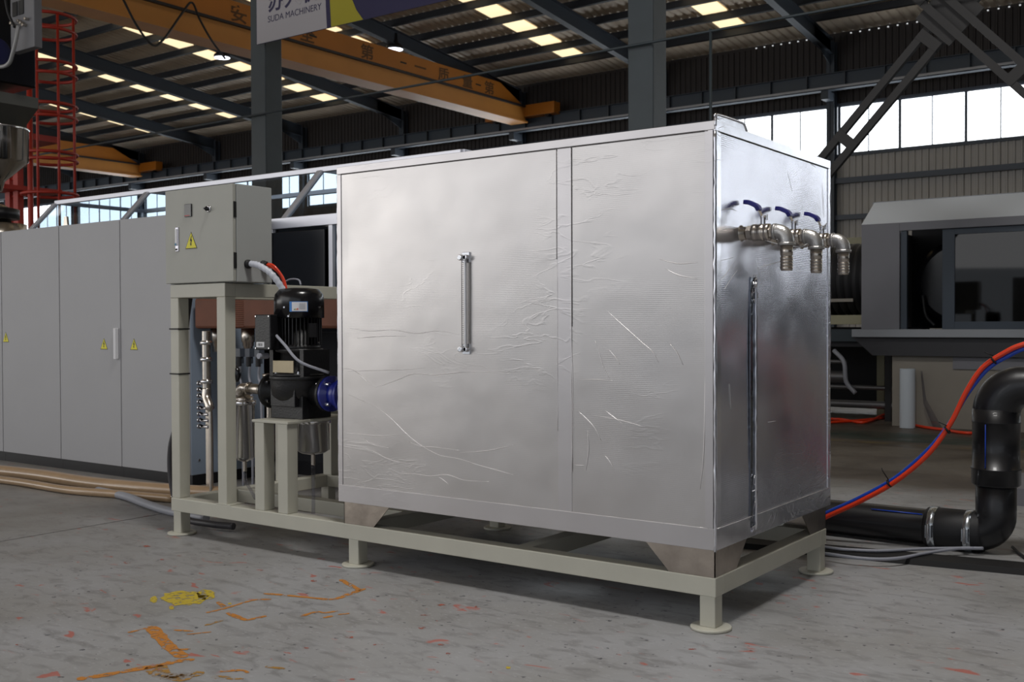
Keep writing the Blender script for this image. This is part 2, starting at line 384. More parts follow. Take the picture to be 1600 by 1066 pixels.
# ---- ceiling: corrugated sheet, slope 1 in 10, ridge above the inner column row
YR = 6.35; YW = 31.0
def zr(y): return 14-.1*y if y > YR else 14-.1*YR-.1*(YR-y)
rf = MB(); X0, X1, pit = -75., 26., .3
prof = []
x = X0
while x < X1: prof += [(x, 0), (x+.16, 0), (x+.2, .045), (x+.26, .045)]; x += pit
ys_ = [-19, YR, YW+.25]
vs = [(px_, y, zr(y)+dz) for y in ys_ for px_, dz in prof]; n_ = len(prof)
rf.add(vs, [(k*n_+i, k*n_+i+1, (k+1)*n_+i+1, (k+1)*n_+i) for k in range(2) for i in range(n_-1)])
ceiling = struct(rf.build('ceiling', roofm))
# purlins along X
py0 = 29.2
for k in range(0, 16):
    y = py0-1.5*k; z = zr(y)
    MB().box(X0, X1, y-.035, y+.035, z-.24, z-.01).box(X0, X1, y-.09, y+.035, z-.25, z-.235).build('purlin', purl, ceiling)
# skylights: one strip per bay, a panel between each two purlins
BAY = 6.3; BX = [-10.25-BAY*k for k in range(-5, 11)]
skm = None
for k in range(-4, 8):
    xs_ = -12.9-BAY*k
    for j in range(14):
        y = 28.45-1.5*j
        if skm is None:
            me = bpy.data.meshes.new('skylight_panel'); hl, hw = .6, .42
            me.from_pydata([(-hw, -hl, .1*hl), (hw, -hl, .1*hl), (hw, hl, -.1*hl), (-hw, hl, -.1*hl), (-hw, -hl, .1*hl+.03), (hw, -hl, .1*hl+.03), (hw, hl, -.1*hl+.03), (-hw, hl, -.1*hl+.03)], [],
                           [(0, 3, 2, 1), (4, 5, 6, 7), (0, 1, 5, 4), (1, 2, 6, 5), (2, 3, 7, 6), (3, 0, 4, 7)]); me.materials.append(skyM); skm = me
        o = bpy.data.objects.new('skylight_panel', skm); col.objects.link(o); o.parent = ceiling
        o.location = Vector((xs_, y, zr(y)-.045))-ceiling.location
# rafters
def ibeam(m, p, q, h, b_, t=.02, up=Vector((0, 0, 1))):
    p, q = Vector(p), Vector(q); d = (q-p).normalized(); s_ = d.cross(up).normalized(); u = s_.cross(d)
    for (a0, a1, c0, c1) in ((-b_/2, b_/2, h/2-t, h/2), (-b_/2, b_/2, -h/2, -h/2+t), (-t/2, t/2, -h/2, h/2)):
        m.prism([p+s_*a0+u*c0, p+s_*a1+u*c0, p+s_*a1+u*c1, p+s_*a0+u*c1], q-p)
    return m
for bx in BX:
    m = MB(); ibeam(m, (bx, YW-.3, zr(YW)-.55), (bx, YR, zr(YR)-.55), .5, .24)
    m.prism([(bx-.01, YW-.3, zr(YW)-.3), (bx-.01, YW-.3, zr(YW)-1.15), (bx-.01, YW-1.8, zr(YW-1.8)-.78), (bx-.01, YW-1.8, zr(YW-1.8)-.3)], (.02, 0, 0))
    m.build('rafter', raft, ceiling)
# ---- back wall
wall = MB().box(-75, 26, YW+.12, YW+.2, 0, 6.78).box(-75, 26, YW+.12, YW+.2, 8.5, zr(YW)+.0)
wall_back = struct(wall.build('wall_back', [wallup]))
# lower cladding panels, each 1.05 m, ribs standing proud
pan = None; bw = 1.05
def clad(name, x0, w_, z0, z1, mat, parent):
    m = MB(); nrib = 5; pr = []
    for i in range(nrib):
        a = x0+w_*i/nrib; c = w_/nrib; pr += [(a+.004, 0), (a+c*.55, 0), (a+c*.66, -.04), (a+c*.89, -.04), (a+c-.004, 0)]
    vs = [(px_, YW+.08+dy, z) for z in (z0, z1) for px_, dy in pr]+[(px_, YW+.118, z) for z in (z0, z1) for px_, dy in pr]
    n = len(pr); fs = []
    for i in range(n-1): fs += [(i, i+1, n+i+1, n+i), (2*n+i, 3*n+i, 3*n+i+1, 2*n+i+1), (n+i, n+i+1, 3*n+i+1, 3*n+i)]
    fs += [(0, n, 3*n, 2*n), (n-1, 3*n-1, 4*n-1, 2*n-1)]
    m.add(vs, fs); return m.build(name, mat, parent)
first = clad('cladding_panel', 0, bw, 0, 6.78, walllow, wall_back)
fz = first.location.copy(); first.location.x = (-24+bw/2)-wall_back.location.x
for i in range(1, 46): copyc(first, wall_back, (first.location.x+bw*i, fz.y, fz.z))
f2 = clad('upper_cladding_panel', 0, bw, 8.5, zr(YW)-.12, wallup, wall_back)
f2.location.x = (-60+bw/2)-wall_back.location.x
for i in range(1, 80): copyc(f2, wall_back, (f2.location.x+bw*i, f2.location.y, f2.location.z))
# girts, sill, head
for z0, z1, dy in ((5.86, 6.04, .2), (4.66, 4.82, .2), (3.2, 3.36, .2), (1.6, 1.76, .2)):
    B('girt', -75, 26, YW-dy+.03, YW+.03, z0, z1, winfr, wall_back)
B('sill', -75, 26, YW-.02, YW+.12, 6.76, 6.84, winfr, wall_back); B('head', -75, 26, YW-.02, YW+.12, 8.43, 8.52, winfr, wall_back)
# light gaps under the eave where the corrugations meet the wall
m = MB()
xx = -13.
while xx < 8:
    if abs((xx+10.25+63) % BAY-0) > .35 and abs((xx+10.25+63) % BAY-BAY) > .35: m.box(xx, xx+.045, YW+.02, YW+.05, zr(YW)+.005-.12, zr(YW)-.08)
    xx += .3
g_ = m.build('eave_gap', pm('daylight_gap', (235, 238, 240), .5, emit=.6), wall_back); g_['kind'] = 'stuff'
# wall columns
for bx in BX:
    ibeam(MB(), (bx, YW-.16, 0), (bx, YW-.16, zr(YW)-.35), .3, .26, .02, Vector((0, 1, 0))).build('wall_column', raft, wall_back)
# crane runway beam with a pale rail along its foot, brackets to each column
rb = MB(); ibeam(rb, (-75, YW-.75, 9.1), (26, YW-.75, 9.1), .55, .26); 
run = struct(rb.build('trim_1', [bluegrey]))
B('rail', -75, 26, YW-.92, YW-.88, 8.86, 8.93, pm('pale_rail', (170, 172, 178), .4), run)
for bx in BX: MB().box(bx-.12, bx+.12, YW-.85, YW-.3, 8.55, 8.82).build('bracket', raft, run)
xx = -60
while xx < 14: B('stiffener', xx, xx+.03, YW-.88, YW-.76, 8.86, 9.36, raft, run); xx += 1.26
# windows: one per bay, panes 1.05 wide
wn = 0
for k, bx in enumerate(BX):
    if k == 0: continue
    wn += 1
    a, b_ = bx+.15, bx+BAY-.15; np_ = 6; pw = (b_-a)/np_
    if a > 20: continue
    m = MB().box(a, b_, YW+.03, YW+.1, 6.84, 6.88).box(a, b_, YW+.03, YW+.1, 8.4, 8.43)
    for i in range(np_+1):
        t = .085 if i % 2 == 0 else .035
        x_ = min(max(a+pw*i, a+t/2), b_-t/2); m.box(x_-t/2, x_+t/2, YW+.02, YW+.1, 6.88, 8.4)
    wo = struct(m.build('window_%d' % wn, winfr))
    for i in range(np_): B('pane', a+pw*i+.01, a+pw*(i+1)-.01, YW+.05, YW+.06, 6.87, 8.41, winM, wo)
# unseen doorway inferred from the tank's reflection; dark lower panel added to shape it
dd = MB().box(8.9, 9.1, YW-.1, YW+.1, 0, 6.6).box(21.9, 22.1, YW-.1, YW+.1, 0, 6.6).box(8.9, 22.1, YW-.1, YW+.1, 6.45, 6.65)
do = struct(dd.build('door_1', winfr)); B('daylight_panel', 9.1, 21.9, YW-.02, YW+.02, 3.5, 6.45, winM, do); B('reflection_blocker', 9.1, 21.9, YW-.03, YW+.03, .02, 3.5, winfr, do)
wr = MB().box(24.0, 24.2, -19, YW+.2, 0, 10.6)
wall_right = struct(wr.build('wall_right', pm('right_cladding', (92, 88, 86), .7, noise=.1)))
for i_ in range(8): B('post', 23.8, 24.0, -18+6*i_, -17.75+6*i_, 0, 10.2, raft, wall_right)
# ---- inner row of H columns and the bracing between them
def hcolumn(x, y, label):
    t = thing('steel_column', (x, y, 0), label, 'column')
    MB().box(x-.155, x+.155, y-.155, y+.155, .02, zr(y)-.82).build('shaft', colm, t, .012)
    B('base_plate', x-.25, x+.25, y-.25, y+.25, 0, .025, colm, t)
    return t
hcolumn(-9.95, YR, 'dark grey steel column left of centre, behind the grey control box and carrying the banner')
hcolumn(-3.78, YR, 'dark grey steel column rising right behind the foil-clad tank')
hcolumn(2.52, YR, 'dark grey steel column outside the frame on the right')
def boxcol(x, m): pass
xb = thing('cross_brace', (-.63, YR, 4.1), 'crossed pair of dark double-angle braces between columns above the grey machine', 'brace')
def brace_arm(p, q, nm):
    p, q = Vector(p), Vector(q); d = (q-p).normalized(); s_ = Vector((0, 1, 0)).cross(d).normalized(); m = MB()
    for sgn in (-1, 1):
        c = s_*sgn*.085
        m.prism([p+c-s_*.035+Vector((0, -.03, 0)), p+c+s_*.035+Vector((0, -.03, 0)), p+c+s_*.035+Vector((0, .03, 0)), p+c-s_*.035+Vector((0, .03, 0))], q-p)
    o = m.build('brace_arm', braceM, xb)
    L = (q-p).length; k = .5
    while k < L:
        c = p+d*k
        MB().prism([c-d*.05-s_*.12+Vector((0, -.036, 0)), c+d*.05-s_*.12+Vector((0, -.036, 0)), c+d*.05+s_*.12+Vector((0, -.036, 0)), c-d*.05+s_*.12+Vector((0, -.036, 0))], (0, .072, 0)).build('batten', braceM, o)
        k += 1.15
brace_arm((-3.49, YR+.04, .979), (2.23, YR+.04, 7.221), 'a'); brace_arm((-3.49, YR-.06, 7.221), (2.23, YR-.06, .979), 'b')
MB().prism([(-.63-.3, YR-.01, 4.1), (-.63, YR-.01, 3.8), (-.63+.3, YR-.01, 4.1), (-.63, YR-.01, 4.4)], (0, -.02, 0)).build('gusset', braceM, xb)
# conduit crossing between the columns with a drop rod
cd = MB().tube([(-16, YR-.2, 4.215), (8, YR-.2, 4.325)], .015, 8)
tag(cd.build('conduit', colm), 'thin dark conduit running across in front of the yellow crane', 'conduit')
dr = MB().tube([(-2.93, YR-.2, 4.3), (-2.93, YR-.2, 1.0)], .016, 8)
tag(dr.build('drop_conduit', colm), 'thin vertical rod hanging behind the tank corner', 'conduit')
# ---- banner on the left column
Yb = 6.08; zb = 5.2; zt = 7.0
bn = thing('banner', (-8, Yb, zb), 'white banner with yellow curve and navy field hung high on the left column', 'banner')
bwhite = pm('banner_white', (172, 168, 172), .6); bnavy = pm('banner_navy', (30, 24, 70), .55); byel = pm('banner_yellow', (165, 155, 25), .55)
B('backing', -9.84, -4.6, Yb, Yb+.012, zb, zt, bnavy, bn)
def face(pts, mat, nm, dy=.003): MB().prism([(x, Yb-dy+.002, z) for x, z in pts], (0, -.002, 0)).build(nm, mat, bn)
face([(-9.83, zb+.004), (-8.44, zb+.004), (-8.50, 6.2), (-8.7, zt-.01), (-9.83, zt-.01)], bwhite, 'white_field')
cur = [(-7.78, zb+.004), (-7.9, 5.35), (-8.0, 5.55), (-8.06, 5.8), (-8.08, 6.1), (-8.0, 6.5), (-7.8, 6.9)]
face([(-8.36, zb+.004)]+cur+[(-8.3, 6.9), (-8.42, 6.2)], byel, 'yellow_curve')
try:
    text('company_name', '苏大机械', .34, (-9.6, Yb-.004, 5.64), (PI/2, 0, 0), bnavy, bn, .001, bold=True)
except Exception: pass
text('lettering', 'SUDA MACHINERY', .125, (-9.6, Yb-.004, 5.47), (PI/2, 0, 0), bnavy, bn, .001)['kind'] = 'stuff'

# ---- overhead cranes
def crane(x, label, y0, y1, txt=True):
    t = thing('overhead_crane', (x, (y0+y1)/2, 9.1), label, 'crane', 'yellow bridge cranes')
    w = .28
    # girder: box with tapered end
    pts = [(x+w, y0, 9.72), (x+w, y1-.1, 9.72), (x+w, y1-1.6, 10.36), (x+w, y0, 10.36)]
    MB().prism(pts, (-2*w, 0, 0)).build('upper_girder', craneY, t)
    MB().prism([(x+w+.02, y0, 9.12), (x+w+.02, y1, 9.12), (x+w+.02, y1, 9.66), (x+w+.02, y0, 9.66)], (-2*w, 0, 0)).build('lower_girder', craneY2, t)
    B('bottom_flange', x-.36, x+.42, y0, y1, 9.06, 9.12, craneY2, t)
    B('rail', x-.3, x+.4, y0, y1, 9.655, 9.725, pm('rail_black', (30, 28, 34), .5), t)
    B('end_carriage', x-1.6, x+1.7, y1-.1, y1+.35, 9.3, 9.75, craneY, t, .03)
    for xx in (x-1.2, x+1.3):
        MB().cyl((xx, y1+.0, 9.36), (xx, y1+.2, 9.36), .14, 16).build('wheel', blk, t)
    if txt:
        for i, ch in enumerate('安全第一质量第一'):
            y = (15.6, 18.2, 20.8, 23.4, 24.65, 26.0, 27.3, 99)[i]
            if y > y1-2.2: break
            try:
                text('painted_character', ch, .5, (x+w+.006, y, 9.84), (PI/2, 0, PI/2), pm('crane_lettering', (92, 58, 20), .6), t, .001, bold=True).scale.x = 1.25
            except Exception: pass
        y = 18.6
        while y < y1-2: B('vent_slot', x+w, x+w+.012, y, y+.3, 10.0, 10.05, ink, t); y += 4.1
    return t
crane(-22.3, 'yellow bridge crane girder with faint lettering behind the banner', 6.8, 29.9)
crane(-47.0, 'further yellow bridge crane at far left behind the red ladder cage', 6.8, 29.9, False)
fc = MB().tube(spline([un(a, b, 0, -21.6) for a, b in ((178, -30), (193, 0), (215, 42), (238, 70), (255, 62), (285, 20), (300, 4), (312, 30), (330, 62), (352, 92))], 6), .03, 6)
tag(fc.build('festoon_cable', rubber), 'black cable hanging in loops under the yellow crane left of the column', 'cable')
def hibay(x, y, z, label):
    t = thing('high_bay_lamp', (x, y, z), label, 'lamp')
    MB().lathe((x, y, z), (0, 0, 1), [(0, .30), (.1, .29), (.22, .14), (.3, .1), (.55, .09)], 20).build('shade', blk, t)
    MB().cyl((x, y, z+.5), (x, y, zr(y)-.2), .015, 8).build('rod', blk, t)
    MB().lathe((x, y, z-.012), (0, 0, 1), [(0, .27), (.011, .285)], 20).build('diffuser', lampM, t)
hibay(-22.9, 23.4, 10.72, 'round lit high bay lamp above the yellow crane')
hibay(-29.3, 21.2, 10.95, 'round lit high bay lamp by the left column under the crane shadow')

# ================================================================== SKID FRAME
XL, WF, ZR, ZB_ = -3.57, 1.30, .26, .14
ZR = .2209+.0; ZB_ = ZR-.08
# rail heights from the fit: top .221, bottom .141 ; the left half of the frame reads the same
sk = thing('skid_frame', (XL/2, WF/2, 0), 'cream painted steel skid frame carrying the foil-clad tank and pump', 'frame')
t = .08
B('rail', XL, 0, 0, t, ZB_, ZR, cream, sk, .004); B('rail', XL, 0, WF-t, WF, ZB_, ZR, cream, sk, .004)
B('rail', -t, 0, t, WF-t, ZB_, ZR, cream, sk, .004); B('rail', XL, XL+t, t, WF-t, ZB_, ZR, cream, sk, .004)
for x_ in (-2.1, -1.05): B('cross_member', x_, x_+t, t, WF-t, ZB_, ZR-.002, cream, sk, .004)
B('rail', XL+t, -2.1, .44, .52, ZB_, ZR-.001, cream, sk, .004)
for (x_, y_) in ((-.04-.0, .04), (-2.05, .04), (XL+.05, .04), (-.04, WF-.04), (-2.05, WF-.04), (XL+.05, WF-.04)):
    lg = B('leg', x_-.035, x_+.035, y_-.035, y_+.035, .012, ZB_, cream, sk, .004)
    MB().lathe((x_, y_, 0), (0, 0, 1), [(0, .082), (.003, .085), (.010, .085), (.013, .082)], 32).build('foot_plate', cream, lg)
# control box support
zt_ = 1.505
for (x_, y_) in ((XL, 0), (-3.14, 0)):
    B('post', x_+.004, x_+t, y_+.004, y_+t, ZR, zt_-t if x_ == XL else zt_-t, cream, sk, .004)
B('top_rail', XL+.004, -3.06, .004, t, zt_-t, zt_, cream, sk, .004)
B('top_rail', -3.14, -3.06, t, .9, zt_-t, zt_-.001, cream, sk, .004)
B('top_rail', XL+.004, XL+t, t, .9, zt_-t, zt_-.001, cream, sk, .004)
for x_ in (XL+.004,): B('post', x_, x_+.076, .82, .9, ZR, zt_-t, cream, sk, .004)
B('weld_plate', -3.15, -3.02, .0, .1, ZR, ZR+.006, cream, sk)
# pump stand
zp = .73
for (x_, y_) in ((-2.815, .0), (-2.625, .0)):
    B('stand_post', x_, x_+.078, y_+.004, y_+.082, ZR if y_ == 0 else ZR-.002, zp-.014, cream, sk, .004)
B('stand_plate', -2.83, -2.535, -.002, .52, zp-.014, zp, cream, sk, .002)
B('stand_post', -3.53, -3.45, WF-.08, WF, ZR, .70, cream, sk, .004)
B('shelf_plate', XL, -2.5, WF-.35, WF+.01, .70, .712, cream, sk, .002)
# cable ties round the first post
for z_ in (1.235, .965):
    MB().box(XL-.002, XL+t+.004, -.002, t+.003, z_, z_+.008).build('cable_tie', ink, sk)

# ================================================================== TANK
TX0, TX1, TY0, TY1, TZ0, TZ1 = -2.143, .0, -.004, 1.345, .335, 2.08
tk = thing('insulated_tank', ((TX0+TX1)/2, (TY0+TY1)/2, ZR), 'large rectangular water tank wrapped in silver foil insulation standing on the cream skid', 'tank')
e = .008
def wavy_panel(nm, ax, a0, a1, z0, z1, plane, sgn, mat, amp=.0035, n1=90, n2=70, seed=0):
    """foil facing, a grid with gentle bulges"""
    from mathutils import noise as N
    vs = []; fs = []
    for j in range(n2+1):
        for i in range(n1+1):
            u = a0+(a1-a0)*i/n1; z = z0+(z1-z0)*j/n2
            ed = min(1, min(i, n1-i, j, n2-j)/4)
            q = N.noise(Vector((u*2.1+seed, z*2.6, seed*3.1)))*.7+N.noise(Vector((u*6+seed, z*9, 5.)))*.22
            d = amp*q*ed
            vs.append((u, plane+sgn*d, z) if ax == 'x' else (plane+sgn*d, u, z))
    w_ = n1+1
    for j in range(n2):
        for i in range(n1): fs.append((j*w_+i, j*w_+i+1, (j+1)*w_+i+1, (j+1)*w_+i))
    o = MB().add(vs, fs, 0, True).build(nm, mat, tk); return o
core = B('core', TX0+.01, TX1-.01, TY0+.01, TY1-.01, TZ0+.005, TZ1-.01, foilT, tk)
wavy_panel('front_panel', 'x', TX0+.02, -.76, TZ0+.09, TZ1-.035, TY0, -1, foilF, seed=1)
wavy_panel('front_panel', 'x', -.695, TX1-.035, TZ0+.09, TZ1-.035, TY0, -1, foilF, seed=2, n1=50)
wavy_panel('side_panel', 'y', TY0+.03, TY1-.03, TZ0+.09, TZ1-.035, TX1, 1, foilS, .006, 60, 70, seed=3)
B('back_panel', TX0+.01, TX1-.01, TY1-.012, TY1, TZ0+.05, TZ1-.03, foilF, tk)
B('left_panel', TX0, TX0+.012, TY0+.01, TY1-.01, TZ0+.05, TZ1-.03, foilF, tk)
B('lid', TX0+.004, TX1-.004, TY0+.004, TY1-.004, TZ1-.012, TZ1, foilF, tk, .004)
# tape: over the top edges, the corners, the bottom edges
def strip_front(nm, x0, x1, z0, z1, mat, th=.0035): return B(nm, x0, x1, TY0-th, TY0+.008, z0, z1, mat, tk, .0012)
def strip_side(nm, y0, y1, z0, z1, mat, th=.0035): return B(nm, TX1-.008, TX1+th, y0, y1, z0, z1, mat, tk, .0012)
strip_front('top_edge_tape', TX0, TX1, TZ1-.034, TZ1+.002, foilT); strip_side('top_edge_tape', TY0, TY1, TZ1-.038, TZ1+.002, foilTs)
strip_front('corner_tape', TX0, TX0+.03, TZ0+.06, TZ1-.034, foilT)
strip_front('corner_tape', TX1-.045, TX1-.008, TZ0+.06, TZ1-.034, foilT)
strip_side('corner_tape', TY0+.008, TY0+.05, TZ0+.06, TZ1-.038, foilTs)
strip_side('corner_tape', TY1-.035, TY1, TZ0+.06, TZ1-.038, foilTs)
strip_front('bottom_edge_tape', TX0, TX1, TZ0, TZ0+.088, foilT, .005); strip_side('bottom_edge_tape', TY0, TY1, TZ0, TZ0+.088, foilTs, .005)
strip_front('seam_tape', -.765, -.69, TZ0+.088, TZ1-.034, foilT, .0015)
# raised wrinkled corner bead along the near vertical edge, real relief
def bead(pts, r, mat, nm, jit=.0012):
    P = [Vector(p)+Vector((random.uniform(-jit, jit), random.uniform(-jit, jit), 0)) for p in pts]
    return MB().tube(P, [r*(.7+.6*random.random()) for _ in P], 6).build(nm, mat, tk)
bead([(TX1, TY0-.001, z/100) for z in range(int(TZ0*100), 207, 3)], .006, foilTs, 'corner_bead')
bead([(TX0+.0, TY0, z/100) for z in range(36, 207, 4)], .004, foilTs, 'corner_bead')
bead([(TX1, TY1, z/100) for z in range(34, 207, 4)], .005, foilTs, 'corner_bead')
# the fine dark seams / lit seam edges beside the tape
for x_ in (-.765, -.69): bead([(x_, TY0-.002, z/100) for z in range(78 if x_ < -.7 else 60, 205, 6)], .0011, creaseM, 'seam_edge', .0006)
for zz_ in (TZ0+.089,):
    bead([(TX0+.01+i*.05, TY0-.005, zz_) for i in range(43)], .0016, creaseM, 'seam_edge', .0005)
    bead([(TX1+.005, TY0+.01+i*.05, zz_) for i in range(27)], .0016, creaseM, 'seam_edge', .0005)
seamD = pm('seam_shadow_line', (70, 66, 64), .8)
B('seam_gap', TX0+.012, TX1-.03, TY0-.0042, TY0, TZ1-.0385, TZ1-.036, seamD, tk); B('seam_gap', TX1, TX1+.0042, TY0+.02, TY1-.03, TZ1-.042, TZ1-.0395, seamD, tk)
for x_ in (-.768, -.689): B('seam_gap', x_, x_+.0012, TY0-.004, TY0, 1.55 if x_ < -.7 else 1.25, TZ1-.04, seamD, tk)
# raised rim of the lid at the near corner
rim = MB(); rp = [(TX1+.001, TY0+.0, 2.06), (TX1+.002, TY0+.004, 2.09), (TX1, TY0+.02, 2.108), (TX1, .25, 2.112), (TX1, .285, 2.105), (TX1, .31, 2.083)]
rim.tube(spline(rp, 5), .006, 8); rim.prism([(TX1-.012, TY0+.005, 2.07), (TX1-.012, .3, 2.07), (TX1-.012, .28, 2.106), (TX1-.012, TY0+.02, 2.106)], (.013, 0, 0))
rim.build('lid_rim', foilTs, tk)
# creases pressed into the foil: thin raised lines traced where the photo shows them
def crease(pts, w_=.0022, side=False):
    P = []
    for x_, y_ in pts:
        q = un(x_, y_, 0, TX1+.001) if side else un(x_, y_, 1, TY0-.0005)
        if side: q.x = TX1+.0012
        else: q.y = TY0-.0008
        P.append(q)
    P = spline(P, 4); n = len(P)
    return P, [max(w_*math.sin(PI*(i+.6)/(n+.2)), .0004) for i in range(n)]
cm = MB()
def c7(*p): return [(520+a/2.623, 460+b/2.623) for a, b in p]
FR = [c7((40, 306), (70, 306), (110, 330), (140, 358), (172, 380)), c7((172, 382), (200, 374), (262, 352), (330, 326), (420, 330), (520, 320), (640, 318), (730, 326)),
      c7((65, 412), (120, 436), (180, 462), (240, 510), (290, 560), (335, 600), (380, 630), (440, 660), (520, 675), (600, 700), (680, 720)),
      c7((40, 565), (120, 575), (200, 580), (300, 572)), c7((50, 632), (120, 630), (170, 645), (220, 672), (280, 690), (380, 700)),
      c7((240, 740), (320, 735), (400, 745), (470, 740), (540, 762), (640, 768)), c7((430, 745), (455, 762), (475, 780)),
      c7((70, 140), (150, 150), (250, 146), (340, 160), (430, 150), (520, 165)), c7((100, 180), (200, 172), (300, 172)),
      c7((60, 316), (160, 312), (300, 308), (380, 300)), c7((130, 590), (160, 615), (230, 630)), c7((300, 600), (360, 622), (430, 628), (520, 640)),
      c7((520, 650), (640, 640), (740, 618)), c7((560, 690), (640, 712), (740, 740)),
      c7((975, 100), (982, 300), (985, 500), (985, 720)),
      c7((1118, 62), (1170, 110), (1220, 155), (1270, 200), (1310, 235), (1335, 280)), c7((1075, 190), (1095, 250), (1110, 300), (1135, 345)),
      c7((1130, 225), (1160, 260), (1178, 288)), c7((1005, 478), (1040, 510), (1075, 550), (1100, 600)), c7((1115, 475), (1160, 510), (1195, 535)),
      c7((1045, 560), (1048, 640), (1038, 720)), c7((1115, 660), (1135, 685), (1150, 712)), c7((1060, 495), (1150, 510), (1230, 530), (1280, 545)),
      c7((1000, 350), (1080, 350), (1150, 355)), c7((1380, 200), (1410, 240), (1435, 290)), c7((990, 700), (1030, 702)),
      c7((1530, 100), (1525, 400), (1520, 650), (1505, 800)), c7((1550, 60), (1553, 300), (1548, 700), (1555, 960)),
      [(1040, 420), (1060, 430), (1090, 436)], [(1030, 405), (1060, 412), (1090, 410)]]
for l in FR:
    P, r_ = crease(l); cm.tube(P, r_, 5)
o = cm.build('front_creases', creaseM, tk); o['kind'] = 'stuff'
cm = MB()
for l in [[(1125, 440), (1140, 420), (1150, 400)],
          [(1132, 452), (1146, 430), (1162, 412)], [(1122, 408), (1140, 404), (1160, 396)], [(1180, 420), (1200, 414), (1235, 405)], [(1190, 445), (1180, 400)],
          [(1174, 380), (1176, 410), (1177, 434)], [(1171, 376), (1173, 410), (1175, 434)], [(1120, 330), (1140, 326), (1152, 330)], [(1124, 360), (1146, 356)],
          [(1230, 268), (1238, 300)], [(1260, 250), (1275, 262)], [(1285, 285), (1288, 340)], [(1140, 600), (1142, 640)], [(1200, 660), (1212, 658)]]:
    P, r_ = crease(l, .0011, True); cm.tube(P, r_, 5)
o = cm.build('side_creases', creaseM, tk); o['kind'] = 'stuff'
# side seam: dark tape strip with a bright folded edge
B('side_seam_tape', TX1, TX1+.006, .335, .41, TZ0+.04, 1.46, pm('dark_foil_tape', (120, 124, 132), .18, 1., bump=.25, bscale=30), tk, .001)
sp = [(TX1+.009, .385+random.uniform(-.003, .003), z/100) for z in range(36, 147, 3)]
MB().tube(sp, [.007*(.8+.4*random.random()) for _ in sp], 8).build('side_seam_fold', foilTs, tk)
cr_ = MB()
for i in range(26):
    zc = random.choice([random.uniform(1.36, 1.46), random.uniform(.36, .62)]); yc = random.uniform(.345, .40)
    cr_.tube([(TX1+.007, yc, zc), (TX1+.011, yc+random.uniform(-.02, .02), zc+random.uniform(-.02, .02)), (TX1+.007, yc+random.uniform(-.03, .03), zc+random.uniform(-.03, .03))], .002, 5)
o = cr_.build('crumpled_foil', foilTs, tk); o['kind'] = 'stuff'
# trapezoid feet, folded plate: two faces meeting at the corner
def foot(cx, cy, sx, sy):
    m = MB(); th = .004
    top, bot = .33, .21; zt2, zb2 = TZ0+.01, ZR+.0005
    def pl(ax, c, a0, s_):
        pts = [(a0, zt2), (a0+s_*top, zt2), (a0+s_*bot, zb2), (a0, zb2)]
        P = [(p, c, z) if ax == 'x' else (c, p, z) for p, z in pts]
        m.prism(P, (0, th, 0) if ax == 'x' else (th, 0, 0))
    yy = cy if sy > 0 else cy-th; xx_ = cx if sx > 0 else cx-th
    pl('x', yy, cx, sx); pl('y', xx_, cy, sy)
    return m.build('foot', footst, tk)
foot(TX0+.03, .002, 1, 1); foot(TX1-.004, .002, -1, 1); foot(TX1-.004, WF-.002, -1, -1); foot(TX0+.03, WF-.002, 1, -1)
# level gauge on the front
gx = -1.285; gy = TY0
lg = MB()
for z_ in (1.578, 1.142):
    lg.box(gx-.02, gx+.024, gy-.008, gy+.002, z_-.024, z_+.026)
    lg.cyl((gx-.012, gy-.04, z_), (gx-.012, gy-.005, z_), .014, 8); lg.cyl((gx+.012, gy-.03, z_), (gx+.012, gy-.004, z_), .012, 16)
    lg.box(gx-.015, gx+.018, gy-.03, gy-.006, z_-.012, z_+.012)
gauge = lg.build('level_gauge', steelb, tk, .0015)
MB().cyl((gx+.008, gy-.018, 1.15), (gx+.008, gy-.018, 1.57), .0075, 14).build('gauge_tube', pm('gauge_acrylic', (205, 205, 208), .25, .4), gauge)
gb = MB().box(gx-.021, gx-.0195, gy-.012, gy-.009, 1.15, 1.57).box(gx+.019, gx+.0205, gy-.012, gy-.009, 1.15, 1.57).box(gx-.004, gx-.0028, gy-.012, gy-.009, 1.15, 1.57)
gb.build('gauge_rods', pm('gauge_dark', (105, 102, 100), .45, .3), gauge)
tkm = MB()
for i in range(42): tkm.box(gx-.017, gx-.009, gy-.012, gy-.010, 1.155+i*.01, 1.157+i*.01)
o = tkm.build('scale_marks', pm('gauge_dark', (105, 102, 100), .45, .3), gauge); o['kind'] = 'stuff'
